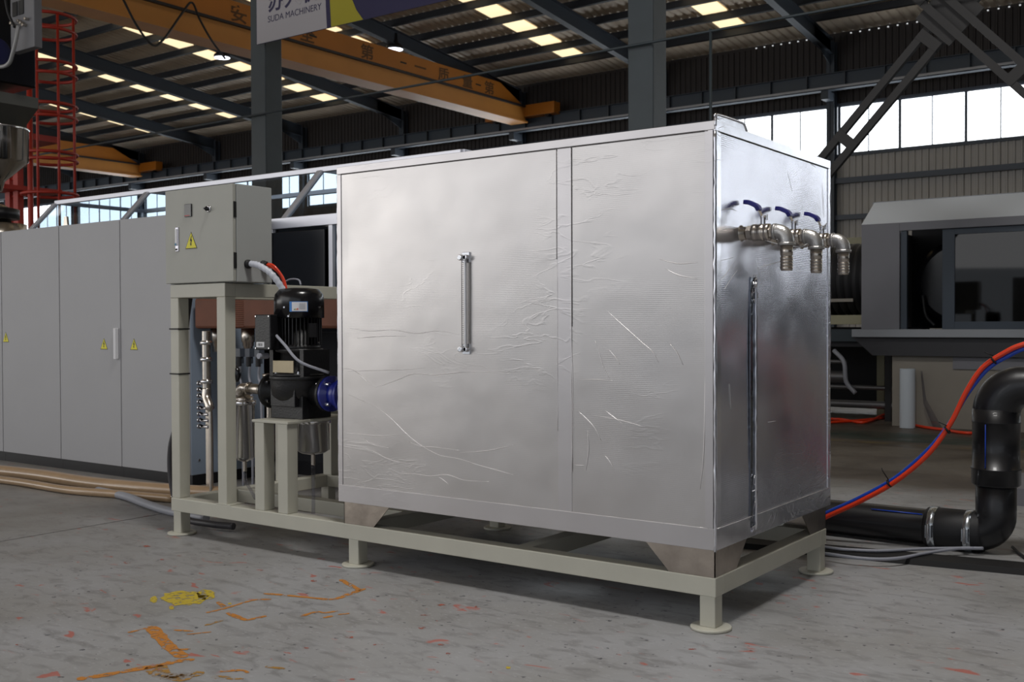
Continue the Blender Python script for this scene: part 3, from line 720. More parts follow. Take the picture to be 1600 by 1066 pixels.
# drain valves on the right side: nipple, ball valve, blue lever, elbow, ribbed hose barb
def side_valve(y, z):
    m = MB(); x = TX1; d = (1, 0, 0)
    m.lathe((x-.01, y, z), d, [(0, .035), (.012, .035), (.014, .028), (.035, .028)], 24)
    m.lathe((x+.03, y, z), d, [(0, .031), (.022, .031)], 6, smooth=False)
    m.lathe((x+.05, y, z), d, [(0, .026), (.004, .035), (.018, .036), (.03, .031), (.034, .036), (.052, .036), (.058, .031), (.062, .036), (.078, .035), (.082, .027)], 28)
    m.lathe((x+.13, y, z), d, [(0, .030), (.016, .030)], 6, smooth=False)
    m.cyl((x+.14, y, z), (x+.155, y, z), .0235, 20)
    body = m.build('ball_valve', steel, tk)
    m = MB(); r_ = .031; ex = x+.20
    path = [Vector((x+.148, y, z))]+elbow((ex, y, z), (1, 0, 0), (0, 0, -1), .042, r_)+[Vector((ex, y, z-.055))]
    m.tube(path, r_, 24); m.lathe((x+.145, y, z), d, [(0, .034), (.012, .034)], 24); m.lathe((ex, y, z-.048), (0, 0, -1), [(0, .036), (.012, .036)], 24)
    m.build('elbow', pm('cast_stainless', (190, 188, 186), .38, .9, bump=.2, bscale=150), body)
    m = MB(); prof = [(0, .026), (.04, .026), (.042, .0235)]
    for k in range(4): prof += [(.048+k*.013, .0235), (.049+k*.013, .0275), (.06+k*.013, .0245)]
    prof.append((.104, .022)); m.lathe((ex, y, z-.06), (0, 0, -1), prof, 24)
    m.build('hose_barb', steel, body)
    # stem and lever pointing back towards the front of the tank, tilted up
    m = MB(); sx_ = x+.098
    m.cyl((sx_, y, z+.03), (sx_, y, z+.062), .011, 12); m.cyl((sx_, y, z+.06), (sx_, y, z+.07), .014, 6); m.cyl((sx_+.014, y+.006, z+.052), (sx_+.014, y+.006, z+.075), .005, 8)
    m.build('stem', steelb, body)
    m = MB()
    def lever(P, w_, th, mb):
        P = [Vector(p) for p in P]
        for i in range(len(P)-1):
            a, b_ = P[i], P[i+1]; d_ = (b_-a).normalized(); s_ = Vector((0, 1, 0)); u = d_.cross(s_).normalized()
            mb.prism([a-s_*w_/2-u*th/2, a+s_*w_/2-u*th/2, a+s_*w_/2+u*th/2, a-s_*w_/2+u*th/2], b_-a+d_*.001)
    return body, sx_
def finish_lever(body, sx_, y, z):
    # lever lies along -Y (over the tank face), rises then levels
    def seg(P, wd, th, mat, nm, bev):
        P = [Vector(p) for p in P]; m = MB(); rs = []
        for i, p in enumerate(P):
            t_ = (P[min(i+1, len(P)-1)]-P[max(i-1, 0)]).normalized(); s_ = Vector((0, 1, 0)); u = t_.cross(s_).normalized()
            ww = wd[i] if isinstance(wd, list) else wd
            rs.append([p-s_*ww/2-u*th/2, p+s_*ww/2-u*th/2, p+s_*ww/2+u*th/2, p-s_*ww/2+u*th/2])
        m.rings(rs, 0, False); m.build(nm, mat, body, bev)
    dy = -1
    a = Vector((sx_, y, z+.064))
    P0 = [a+Vector((.014, 0, 0)), a+Vector((-.004, 0, .0)), a+Vector((-.02, 0, .034))]
    seg(P0, .024, .004, steel, 'lever', .001)
    P1 = [a+Vector((-.017, 0, .028)), a+Vector((-.024, 0, .044)), a+Vector((-.034, 0, .052)), a+Vector((-.064, 0, .066)), a+Vector((-.084, 0, .068))]
    seg(P1, [.032, .040, .040, .038, .028], .018, blueh, 'grip', .003)
for y_, z_ in ((.253, 1.642), (.600, 1.645), (.958, 1.65)):
    b_, sx_ = side_valve(y_, z_); finish_lever(b_, sx_, y_, z_)
wr_ = MB().tube(spline([(TX1+.24, .62, 1.70), (TX1+.2, .68, 1.68), (TX1+.14, .66, 1.62), (TX1+.12, .6, 1.6), (TX1+.06, .5, 1.61), (TX1+.03, .42, 1.625)]), .0025, 6)
tag(wr_.build('wire_tie', white), 'thin white wire looped round the middle tap on the tank', 'wire')
# bottom drain with blue lever
dv = MB().cyl((-.3, .62, TZ0+.01), (-.3, .62, .27), .03, 16).cyl((-.3, .5, .27), (-.3, .74, .27), .028, 20)
d_ = dv.build('drain_valve', steel, tk)
MB().prism([(-.33, .42, .30), (-.24, .40, .297), (-.10, .60, .294), (-.12, .64, .294), (-.3, .62, .30)], (0, 0, .012)).build('grip', blueh, d_, .004)

# ================================================================== CONTROL BOX
bx0, bx1, by0, by1, bz0, bz1 = -3.585, -2.965, -.012, .275, 1.508, 2.068
cb = thing('control_box', ((bx0+bx1)/2, .13, bz0), 'grey sheet steel control box with key switch on top of the cream frame', 'control box')
B('body', bx0+.004, bx1, by0+.026, by1, bz0, bz1, boxside, cb, .004)
door = B('door', bx0, bx1-.002, by0, by0+.022, bz0+.003, bz1-.002, boxgrey, cb, .003)
for z_ in (1.63, 1.92): B('hinge', bx1-.006, bx1+.002, by0+.004, by0+.024, z_-.045, z_+.045, ink, cb)
dm = MB().box(-3.395, -3.33, by0-.008, by0, 1.90, 1.975); dsp = dm.build('display', blkg, door, .002)
B('display_text', -3.39, -3.345, by0-.009, by0-.0078, 1.905, 1.909, pm('red_print', (190, 40, 45), .5), dsp)
ks = MB().lathe((-3.178, by0, 1.935), (0, -1, 0), [(0, .020), (.006, .020), (.008, .015)], 20).build('key_switch', steelb, door)
MB().lathe((-3.178, by0-.008, 1.935), (0, -1, 0), [(0, .014), (.012, .013), (.013, .006), (.03, .005)], 14).build('knob', blkg, ks)
lt = MB().box(-3.485, -3.455, by0-.006, by0, 1.70, 1.845).build('latch', pm('latch_silver', (205, 205, 215), .3, .5), door, .003)
B('latch_lever', -3.481, -3.463, by0-.012, by0-.006, 1.735, 1.835, white, lt, .003)
B('latch_slot', -3.481, -3.463, by0-.0075, by0-.006, 1.707, 1.718, ink, lt)
MB().cyl((-3.472, by0-.014, 1.742), (-3.472, by0-.012, 1.742), .008, 12).build('latch_lock', pm('latch_blue', (30, 110, 150), .4), lt)
def warning(cx, y, cz, s, parent, k=1.0):
    """yellow triangle with black border and lightning bolt, facing -Y"""
    h = s*.9
    tri = lambda q: [(cx-s/2*q, y, cz-h*.42*q+(0)), (cx+s/2*q, y, cz-h*.42*q), (cx, y, cz+h*.58*q)]
    o = MB().prism(tri(1), (0, -.001, 0)).build('warning_sign', ink, parent)
    MB().prism([(a, b-.0011, c) for a, b, c in tri(.9)], (0, -.0004, 0)).build('sign_face', yellow, o)
    u = s/10; Z = cz+.0
    bolt = [(cx+.3*u, 3.2*u), (cx-1.1*u, .4*u), (cx-.15*u, .55*u), (cx-.5*u, -1.1*u), (cx-.9*u, -1.0*u), (cx-.1*u, -2.4*u), (cx+.55*u, -1.1*u), (cx+.1*u, -1.15*u), (cx+.95*u, 1.2*u), (cx+.1*u, 1.1*u), (cx+.7*u, 3.2*u)]
    MB().prism([(a, y-.0017, Z+b) for a, b in bolt], (0, -.0004, 0)).build('bolt_symbol', ink, o)
warning(-3.34, by0-.0005, 1.753, .11, door)
def gland(y, z):
    o = MB().lathe((bx1, y, z), (1, 0, 0), [(0, .026), (.012, .026), (.013, .022), (.03, .021), (.036, .016)], 12).build('cable_gland', rubber, cb)
gland(.09, 1.612); gland(.205, 1.612)
# white spiral-wrapped conduit and orange cables from the glands to the motor
cpath = spline([(bx1+.03, .09, 1.612), (bx1+.09, .1, 1.60), (bx1+.16, .13, 1.55), (bx1+.2, .17, 1.47), (bx1+.205, .2, 1.40), (bx1+.2, .22, 1.33)], 10)
cw = MB().tube(cpath, [.017 if i % 3 else .020 for i in range(len(cpath))], 12)
tag(cw.build('wrapped_cable', pm('white_conduit', (205, 208, 218), .35)), 'white spiral-wrapped cable curving from the control box to the motor', 'cable')
oc = thing('orange_cables', (bx1+.03, .205, 1.6), 'bundle of orange cables curving from the control box behind the white one', 'cable')
for dx, dz in ((0, 0), (.008, .006), (.004, -.007)):
    MB().tube(spline([(bx1+.03, .205+dx, 1.612+dz), (bx1+.075+dx, .215, 1.598+dz), (bx1+.12+dx, .235, 1.545), (bx1+.14+dx, .245, 1.49), (bx1+.145+dx, .25, 1.44)]), .0075, 8).build('cable', orange, oc)
gc = MB().tube(spline([(bx1+.12, .24, 1.50), (bx1+.17, .26, 1.525), (bx1+.24, .26, 1.52), (bx1+.28, .24, 1.49)]), .005, 8)
tag(gc.build('grey_cable', greycab), 'thin grey cable arching over the top of the black motor', 'cable')

# ================================================================== PUMP
pc = (-2.70, .24)
pu = thing('inline_pump', (pc[0], pc[1], zp), 'black vertical motor pump standing on the cream pedestal', 'pump')
px_, py_ = pc
m = MB().lathe((px_, py_, .92), (0, 0, 1), [(-.1, .12), (-.06, .155), (0, .165), (.03, .165), (.034, .17), (.05, .17)], 32)
m.box(px_-.13, px_+.13, py_-.1, py_+.12, zp+.0, .86); m.box(px_-.1, px_+.1, py_-.13, py_+.1, .8, .9)
vol = m.build('volute', blk, pu, .006)
for sgn in (-1, 1):
    fl_ = MB().lathe((px_+sgn*.12, py_, .875), (sgn, 0, 0), [(0, .07), (.10, .065), (.1, .10), (.122, .102), (.124, .098)], 28).build('flange', blk, pu)
    for k in range(4):
        a = PI/4+k*PI/2; y_ = py_+.078*math.cos(a); z_ = .875+.078*math.sin(a)
        MB().cyl((px_+sgn*.2, y_, z_), (px_+sgn*.262, y_, z_), .012, 6).build('bolt', steelb, fl_)
m = MB().lathe((px_, py_, .97), (0, 0, 1), [(0, .15), (.012, .15), (.02, .11), (.13, .105), (.14, .135), (.155, .135)], 28).box(px_-.14, px_-.11, py_-.1, py_+.1, .97, 1.12).box(px_+.11, px_+.14, py_-.1, py_+.1, .97, 1.12)
ad_ = m.build('adapter', blk, pu)
B('coupling_guard', px_-.085, px_+.085, py_-.125, py_-.118, .99, 1.06, pm('brass_mesh', (150, 140, 118), .4, .8, noise=.1, nscale=12), ad_, .002)
for k in range(4):
    a = PI/4+k*PI/2; MB().cyl((px_+.13*math.cos(a), py_+.13*math.sin(a), .975), (px_+.13*math.cos(a), py_+.13*math.sin(a), 1.0), .012, 6).build('bolt', steelb, ad_)
# motor
mx = px_-.0
prof = [(0, .118), (.02, .118)]
m = MB().lathe((mx, py_, 1.12), (0, 0, 1), [(0, .12), (.02, .12), (.03, .105), (.2, .105)], 32)
mo = m.build('motor', blk, pu)
fins = MB()
for k in range(36):
    a = 2*PI*k/36; c, s_ = math.cos(a), math.sin(a)
    q = Vector((mx, py_, 1.15)); r0, r1 = .1, .128; tv = Vector((-s_, c, 0))*.0025; rv = Vector((c, s_, 0))
    fins.prism([q+rv*r0-tv, q+rv*r1-tv, q+rv*r1+tv, q+rv*r0+tv], (0, 0, .17))
o = fins.build('cooling_fins', blk, mo); o['kind'] = 'stuff'
MB().lathe((mx, py_, 1.30), (0, 0, 1), [(0, .142), (.10, .142), (.135, .136), (.165, .11), (.172, .05), (.173, .0)], 36).build('fan_cover', blkg, pu)
B('terminal_box', mx-.16, mx-.03, py_-.19, py_-.08, 1.12, 1.32, blk, pu, .006)
tl = B('barcode_label', mx-.145, mx-.08, py_-.1915, py_-.19, 1.135, 1.165, white, pu)
for i in range(9): B('bar', mx-.133+i*.0045, mx-.133+i*.0045+random.choice([.0015, .0025]), py_-.1919, py_-.1914, 1.142, 1.158, ink, tl)
for dx, dz in ((-.15, 1.13), (-.04, 1.13), (-.15, 1.31), (-.04, 1.31)): MB().cyl((mx+dx, py_-.194, dz), (mx+dx, py_-.188, dz), .004, 8).build('screw', steelb, pu)
# curved label on the fan cover (white with blue edge)
def curved(nm, a0, a1, r, z0, z1, mat, parent, n=8):
    vs = []; 
    for i in range(n+1):
        a = a0+(a1-a0)*i/n
        for rr in (r, r+.001):
            for z in (z0, z1): vs.append((mx+rr*math.cos(a), py_+rr*math.sin(a), z))
    fs = []
    for i in range(n):
        q = 4*i; fs += [(q+2, q+6, q+7, q+3), (q, q+1, q+5, q+4), (q+1, q+3, q+7, q+5), (q, q+4, q+6, q+2)]
    fs += [(0, 2, 3, 1), (4*n, 4*n+1, 4*n+3, 4*n+2)]
    return MB().add(vs, fs, 0, False).build(nm, mat, parent)
ca = math.atan2(CY-py_, CX-mx)
lb = curved('rating_label', ca-.38, ca+.34, .1425, 1.335, 1.392, pm('label_blue', (70, 130, 200), .4), pu)
curved('label_field', ca-.28, ca+.31, .1438, 1.338, 1.389, white, lb)
for i, c_ in enumerate([(40, 120, 60), (200, 160, 30), (200, 60, 40)]): curved('grade_mark', ca-.2+i*.06, ca-.155+i*.06, .145, 1.345, 1.350+.002*i, pm('grade_%d' % i, c_, .5), lb, 2)
for i in range(5): curved('print_line', ca+.0, ca+.24, .145, 1.35+i*.007, 1.352+i*.007, pm('grey_print', (150, 155, 165), .6), lb, 3)
curved('nameplate', ca+.42, ca+.82, .131, 1.19, 1.27, pm('dark_plate', (52, 52, 55), .4, .5), pu)
for aa, z_ in ((ca-.6, 1.36), (ca+.9, 1.36), (ca-.42, 1.31), (ca+.85, 1.16)):
    v = Vector((math.cos(aa), math.sin(aa), 0)); q = Vector((mx, py_, z_))+v*.138; MB().cyl(q, q+v*.01, .006, 6).build('screw', steelb, pu)
MB().cyl((mx-.12, py_-.13, 1.085), (mx-.12, py_-.2, 1.085), .017, 10).build('cable_entry', greycab, pu)
sc_ = MB().tube(spline([(mx-.02, py_-.15, 1.20), (mx+.03, py_-.19, 1.195), (mx+.1, py_-.2, 1.15), (mx+.22, py_-.2, 1.06), (mx+.36, py_-.12, 1.0)]), .008, 8)
tag(sc_.build('sensor_cable', greycab), 'grey cable running down from the motor towards the tank', 'cable')
fx = MB(); fp_ = [(px_+.2+i*.008, py_+.12, 1.065) for i in range(45)]
fx.tube(fp_, [.02 if i % 2 else .015 for i in range(45)], 12)
tag(fx.build('flexible_conduit', pm('grey_flex', (105, 105, 108), .4, .5)), 'grey ribbed flexible conduit behind the motor beside the tank', 'conduit')
# blue flanged coupling between pump and tank
bc = thing('flanged_coupling', (px_+.36, py_, .77), 'blue flanged rubber coupling between the black pump and the tank', 'coupling')
m = MB().lathe((px_+.245, py_, .875), (1, 0, 0), [(0, .096), (.002, .1), (.022, .1), (.024, .06), (.04, .066), (.07, .075), (.1, .066), (.112, .06), (.113, .1), (.133, .1), (.135, .096)], 32)
m.build('body', bluef, bc)
for k in range(4):
    a = PI/4+k*PI/2; y_ = py_+.078*math.cos(a); z_ = .875+.078*math.sin(a)
    for x_ in (.268, .35): MB().cyl((px_+x_, y_, z_), (px_+x_+.03, y_, z_), .012, 6).build('bolt', steelb, bc)
MB().cyl((px_+.38, py_, .875), (TX0+.0, py_, .875), .05, 24).build('pipe_stub', steel, bc)

# ---- stainless filters and pipework left of the pump
def filt(x, y, ztop, zbot, r, label):
    t = thing('filter_housing', (x, y, zbot), label, 'filter')
    MB().lathe((x, y, zbot), (0, 0, 1), [(0, .01), (.012, r*.7), (.03, r), (ztop-zbot-.03, r), (ztop-zbot-.028, r+.008), (ztop-zbot, r+.008)], 32).build('bowl', steelb, t)
    MB().cyl((x, y, zbot-.06), (x, y, zbot+.005), .012, 12).build('drain', steel, t)
    return t
f1 = filt(-3.30, .34, .80, .42, .062, 'slim stainless filter cylinder behind the second frame post')
f2 = filt(-2.72, .36, .715, .50, .095, 'short stainless filter bowl under the pump pedestal plate')
MB().tube(elbow((-3.30, .30, .88), (0, 0, 1), (1, 0, 0), .05, .03)+[Vector((-3.12, .26, .88)), Vector((-2.95, .24, .875))], .03, 20).lathe((-3.17, .26, .88), (1, 0, 0), [(0, .038), (.015, .038)], 20).lathe((-3.03, .245, .877), (1, 0, 0), [(0, .04), (.02, .04)], 20).lathe((-3.30, .34, .79), (0, 0, 1), [(0, .055), (.03, .055), (.035, .036), (.08, .034)], 24).build('head', steel, f1)
tp_ = MB().tube([(-3.30, .34, .36)]+spline([(-3.30, .34, .35), (-3.28, .33, .30), (-3.2, .3, .26), (-3.1, .25, .225)], 6), .01, 8)
tag(tp_.build('drain_hose', clearpl), 'clear plastic drain hose below the slim stainless filter', 'hose')
tp_ = MB().tube(spline([(-2.72, .36, .44), (-2.72, .36, .36), (-2.71, .35, .24), (-2.7, .34, .16)], 6), .011, 8)
tag(tp_.build('drain_hose', clearpl), 'clear plastic drain hose below the short stainless filter bowl', 'hose')
hw = MB().lathe((-3.09, .12, .975), (0, -1, 0), [(0, .02), (.02, .05), (.035, .052), (.045, .045), (.05, .02)], 20)
tag(hw.build('round_valve', blkg), 'round black valve knob beside the second frame post', 'valve')
rv = MB().cyl((-3.36, .6, .45), (-3.36, .6, .93), .025, 16).lathe((-3.36, .6, .93), (0, 0, 1), [(0, .05), (.02, .05)], 16)
tag(rv.build('riser_pipe', steel), 'thin stainless riser pipe behind the slim filter', 'pipe')
vp = thing('vertical_pipe', (-4.44, .95, 0), 'vertical stainless pipe with union joints seen between the two frame posts', 'pipe')
MB().cyl((-4.44, .95, .80), (-4.44, .95, 1.22), .03, 18).build('pipe', steel, vp)
for z_ in (.84, 1.0, 1.12): MB().lathe((-4.44, .95, z_), (0, 0, 1), [(0, .045), (.02, .045), (.03, .035)], 18).build('union', steelb, vp)
MB().tube(spline([(-4.44, .95, .80), (-4.43, .94, .74), (-4.38, .93, .66), (-4.37, .93, .5), (-4.37, .93, .0)]), [.032]*17+[.016]*16, 12).build('bend', steel, vp)

# ================================================================== LEFT BACKGROUND
# cabinets: four tall doors on a black plinth
Yc = 1.25; Yd = 2.0; zc0, zc1 = .085, 2.14
edges = [-5.03, -5.93, -6.83, -7.79, -8.7, -9.6]
labs = ['pale grey tall electrical cabinet nearest the control box, warning sign near its left edge', 'pale grey tall electrical cabinet with a white handle on its right edge',
        'pale grey tall electrical cabinet at the left edge of the photo', 'pale grey tall electrical cabinet just outside the left of the photo', 'pale grey tall electrical cabinet last in the row outside the photo']
for i in range(5):
    b_, a = edges[i], edges[i+1]
    t = thing('electrical_cabinet', ((a+b_)/2, (Yc+Yd)/2, 0), labs[i], 'cabinet', 'tall electrical cabinets')
    B('body', a+.002, b_-.002, Yc+.025, Yd, zc0, zc1, greydoor, t)
    B('plinth', a+.001, b_-.001, Yc+.02, Yd-.02, 0, zc0, blackp, t)
    d = B('door', a+.005, b_-.005, Yc, Yc+.022, zc0+.004, zc1-.004, greydoor, t, .003)
    if i == 0:
        warning(-5.745, Yc-.0005, 1.10, .105, d); pnl = B('side_panel', b_-.003, b_+.004, Yc+.012, Yd-.005, zc0+.004, zc1-.01, panelblue, t, .001)
        for y_, z_ in ((1.33, .2), (1.33, 1.28), (1.88, 1.28), (1.93, .25), (1.33, .75), (1.9, .75)): MB().cyl((b_+.004, y_, z_), (b_+.01, y_, z_), .012, 6).build('screw', steelb, pnl)
    if i == 1:
        warning(-6.165, Yc-.0005, 1.10, .105, d)
        h = B('handle', -5.985, -5.955, Yc-.035, Yc, .98, 1.24, white, d, .006)
        MB().cyl((-5.972, Yc-.037, 1.19), (-5.972, Yc-.034, 1.19), .007, 10).build('lock', bluef, h) if False else None
    if i == 2:
        warning(-7.78+.06, Yc-.0005, 1.15, .105, d)
        q = MB().box(-6.93, -6.85, Yc+.1, Yc+.13, zc1, zc1+.015)
        q.prism([(-6.92, Yc+.1, zc1+.015), (-6.86, Yc+.1, zc1+.015), (-6.87, Yc+.1, zc1+.09), (-6.91, Yc+.1, zc1+.09)], (0, .02, 0)); q.build('lifting_lug', steel, t)
# hooded production line behind: aluminium frame, sloping glass
hy0, hy1, hy2, hz0, hz1 = 2.08, 2.50, 3.6, 2.15, 2.62
HL, HR = -8.95, -3.3
hd = thing('glazed_machine_hood', ((HL+HR)/2, 2.9, 0), 'long machine hood with white aluminium frame and sloping glass behind the cabinets', 'machine')
s_ = .022
mu = [HL, -7.3, -4.85, HR]
B('ridge_rail', HL, HR, hy1-s_, hy1+s_, hz1-.045, hz1, alu, hd, .004); B('ridge_rail', HL, HR, hy2-s_, hy2+s_, hz1-.045, hz1, alu, hd, .004)
B('sill_rail', HL-.05, HR, hy0-s_, hy0+s_, hz0-.09, hz0, alu, hd, .004)
B('lower_rail', -5.02, HR, hy0-s_, hy0+s_, 1.45, 1.55, pm('pale_beam', (175, 177, 170), .45), hd, .004)
for x_ in mu:
    MB().prism([(x_-.03, hy0-.02, hz0), (x_-.03, hy0+.03, hz0), (x_-.03, hy1+.02, hz1-.03), (x_-.03, hy1-.03, hz1-.03)], (.06, 0, 0)).build('sloping_mullion', alu, hd, .003)
    MB().prism([(x_-.02, hy1, hz1-.04), (x_-.02, hy1, hz1), (x_-.02, hy2, hz1), (x_-.02, hy2, hz1-.04)], (.04, 0, 0)).build('roof_bar', alu, hd)
    MB().box(x_-.02, x_+.02, hy2-.02, hy2+.02, 1.5, hz1-.04).build('rear_post', alu, hd)
MB().prism([(HL-.02, hy0-.7, hz0), (HL-.02, hy0-.65, hz0), (HL-.02, hy1, hz1-.02), (HL-.02, hy1-.05, hz1-.02)], (.04, 0, 0)) if False else None
for i in range(3):
    a, b_ = mu[i]+.03, mu[i+1]-.03
    MB().prism([(a, hy0, hz0), (a, hy0+.008, hz0), (a, hy1+.008, hz1-.03), (a, hy1, hz1-.03)], (b_-a, 0, 0)).build('glass_pane', hoodglass, hd)
for x_, w_ in ((-4.30, .045), (-5.0, .04), (HR, .045)): B('upright', x_-w_/2, x_+w_/2, hy0-s_, hy0+s_, 1.55, hz0-.09, alu, hd, .003)
B('door_pane', -4.97, -4.33, hy0, hy0+.01, 1.55, hz0-.09, darkglass, hd)
B('door_pane', -4.27, -3.33, hy0, hy0+.01, 1.55, hz0-.09, hoodglass, hd)
B('door_frame', -4.99, -4.36, hy0-.03, hy0-.012, 1.50, 2.03, blkg, hd, .004)
B('machine_bed', -8.9, HR, 2.6, 3.5, .1, 1.45, darkint, hd)
B('back_board', -6.2, HR-.1, 3.45, 3.5, 1.45, 2.0, darkint, hd)
B('stanchion', -4.45, -4.35, 3.0, 3.1, 1.45, 2.5, panelblue, hd); B('stanchion', -7.7, -7.6, 3.2, 3.3, 1.45, 2.5, panelblue, hd)
# copper coloured trough with nozzles
tr = thing('brown_trough', (-4.0, 1.35, 1.23), 'copper brown plastic trough hanging behind the frame posts', 'trough')
pr_ = []
for k in range(21):
    y = 1.26-.035*math.cos(k/20*PI*4) if 0 else 1.26
MB().box(-4.98, -3.2, 1.26, 1.62, 1.235, 1.47).build('body', copper, tr, .02)
q = MB()
for k in range(14): q.tube([(-4.62, 1.262, 1.25+k*.0155), (-4.40, 1.262, 1.25+k*.0155)], .006, 6)
q.build('corrugation', copper, tr)
for x_, y_ in ((-4.95, 1.45), (-4.46, 1.35)):
    nz = MB().lathe((x_, y_, 1.05), (0, 0, 1), [(0, .035), (.05, .035), (.055, .042), (.08, .042), (.085, .05), (.185, .05)], 20).build('nozzle', steel, tr)
# row of small black valves on the cabinet side panel
vb = thing('valve_bank', (-4.1, 1.2, .85), 'row of four grey and black valves on bent tubes behind the second post', 'valves')
for k in range(4):
    x_ = -4.41+.092*k; y_ = 1.15+.01*k
    v = MB().cyl((x_, y_, .98), (x_, y_, 1.05), .022, 12).box(x_-.02, x_+.03, y_-.03, y_+.02, 1.03, 1.09).build('valve', pm('valve_grey', (72, 78, 88), .4), vb)
    MB().cyl((x_+.02, y_-.03, .96), (x_+.02, y_-.03, 1.03), .018, 10).build('valve_cap', rubber, v)
    MB().tube(spline([(x_, y_, .98), (x_-.01, y_, .88), (x_+.01, y_, .8), (x_+.02, y_, .5), (x_+.02, y_, .01)]), .009, 8).build('tube', greycab, vb)
sv = thing('small_tap_stack', (-4.55, 1.1, .5), 'column of small chrome taps behind the first frame post', 'valves')
for k in range(8):
    z_ = .52+.045*k; x_ = -4.55
    o = MB().cyl((x_, .98, z_), (x_+.09, .98, z_), .012, 10).lathe((x_-.02, .98, z_), (1, 0, 0), [(0, .02), (.012, .02)], 8).build('tap', steelb, sv)
    MB().cyl((x_+.03, .98, z_), (x_+.03, .95, z_+.014), .008, 8).build('tap_handle', rubber, o)
    if k % 2: MB().tube(spline([(x_+.08, .98, z_), (x_+.1, 1.0, z_-.1), (x_+.11, 1.0, .15)]), .004, 6).build('tube', clearpl, o)
MB().box(-4.50, -4.46, .985, 1.005, .0, .92).build('manifold', steel, sv)
dkb = thing('machine_underframe', (-3.9, 2.2, 0), 'dark underframe of the production line behind the pump', 'machine')
B('body', -4.9, -2.9, 2.2, 2.5, .12, 1.2, darkint, dkb); B('pillar', -4.15, -4.03, 2.08, 2.2, .12, 1.45, greige, dkb); B('foot_beam', -4.9, -2.9, 2.2, 2.5, 0, .12, blackp, dkb)
B('pipe_shelf', -4.0, -2.9, 2.05, 2.2, .5, .53, rackgrey, dkb); MB().cyl((-4.2, 1.9, .47), (-2.6, 1.9, .44), .02, 10).build('blue_tube', bluehose, dkb)
MB().tube(spline([(-4.3, 1.95, .36), (-4.0, 1.93, .40), (-3.6, 1.9, .37)]), .018, 8).build('orange_tube', orange, dkb)
# hopper and dosing unit, far left
hp = thing('dosing_hopper', (-8.6, 2.9, 0), 'polished steel hopper under a grey dosing unit at the left edge', 'hopper')
hx, hyy = -10.82, 2.85
MB().lathe((hx, hyy, 3.02), (0, 0, 1), [(-.12, .06), (0, .09), (.22, .33), (.25, .36), (.62, .365), (.64, .38), (.65, .365)], 36).build('hopper', pm('polished_steel', (215, 212, 208), .12, 1.), hp)
MB().lathe((hx, hyy, 2.2), (0, 0, 1), [(0, .33), (.30, .33), (.305, .16), (.5, .14), (.54, .08)], 28).build('feed_throat', steel, hp)
MB().cyl((hx, hyy, 0), (hx, hyy, 2.2), .33, 24).build('stand', darkint, hp)
MB().lathe((hx+.02, hyy, 2.56), (0, 0, 1), [(0, .24), (.12, .24), (.14, .16)], 20).build('collar', blk, hp)
MB().prism([(hx-.6, hyy-.3, 4.10), (hx+.42, hyy-.3, 4.03), (hx+.42, hyy-.3, 3.9), (hx+.1, hyy-.3, 3.70), (hx-.6, hyy-.3, 3.70)], (0, .6, 0)).build('chute', pm('mesh_grey', (105, 105, 100), .5, .5), hp)
B('motor_housing', hx-.9, hx+.38, hyy-.2, hyy+.3, 4.15, 5.2, blkg, hp, .02)
pn = B('control_panel', -9.93, -9.44, hyy-.30, hyy-.2, 4.38, 5.6, pm('panel_dark_grey', (110, 110, 114), .5), hp, .01)
for x_ in (-9.82, -9.69): B('display', x_-.05, x_+.05, hyy-.31, hyy-.30, 4.78, 4.94, ink, pn)
for k in range(7): MB().cyl((-9.85+.05*k, hyy-.35, 4.70-.03*(k % 3)), (-9.85+.05*k, hyy-.30, 4.70-.03*(k % 3)), .018, 8).build('fitting', steel, pn)
MB().tube(spline([(-9.62, hyy-.38, 4.62), (-9.63, hyy-.4, 4.48), (-9.7, hyy-.4, 4.34), (-9.82, hyy-.38, 4.24), (-10.0, hyy-.38, 4.22), (-10.4, hyy-.38, 4.3)]), .022, 8).build('hose', pm('milky_hose', (150, 150, 150), .3), hp)
MB().tube(spline([(-9.95, hyy-.36, 5.2), (-9.85, hyy-.38, 4.85), (-9.7, hyy-.38, 4.62)]), .015, 8).build('hose', rubber, hp)
MB().cyl((-10.22, hyy-.4, 4.60), (-10.22, hyy-.4, 4.80), .07, 20).build('filter_cup', steel, hp); MB().cyl((-10.22, hyy-.4, 4.80), (-10.22, hyy-.4, 4.87), .09, 20).build('filter_cap', steelb, hp)
MB().cyl((-10.7, hyy-.35, 4.42), (-10.1, hyy-.35, 4.42), .15, 20).build('blue_motor', pm('navy_paint', (20, 22, 70), .4), hp)
MB().lathe((-10.56, hyy-.52, 4.48), (0, -1, 0), [(0, .04), (.02, .04)], 14).build('orange_cap', pm('orange_plastic', (220, 90, 20), .4), hp)
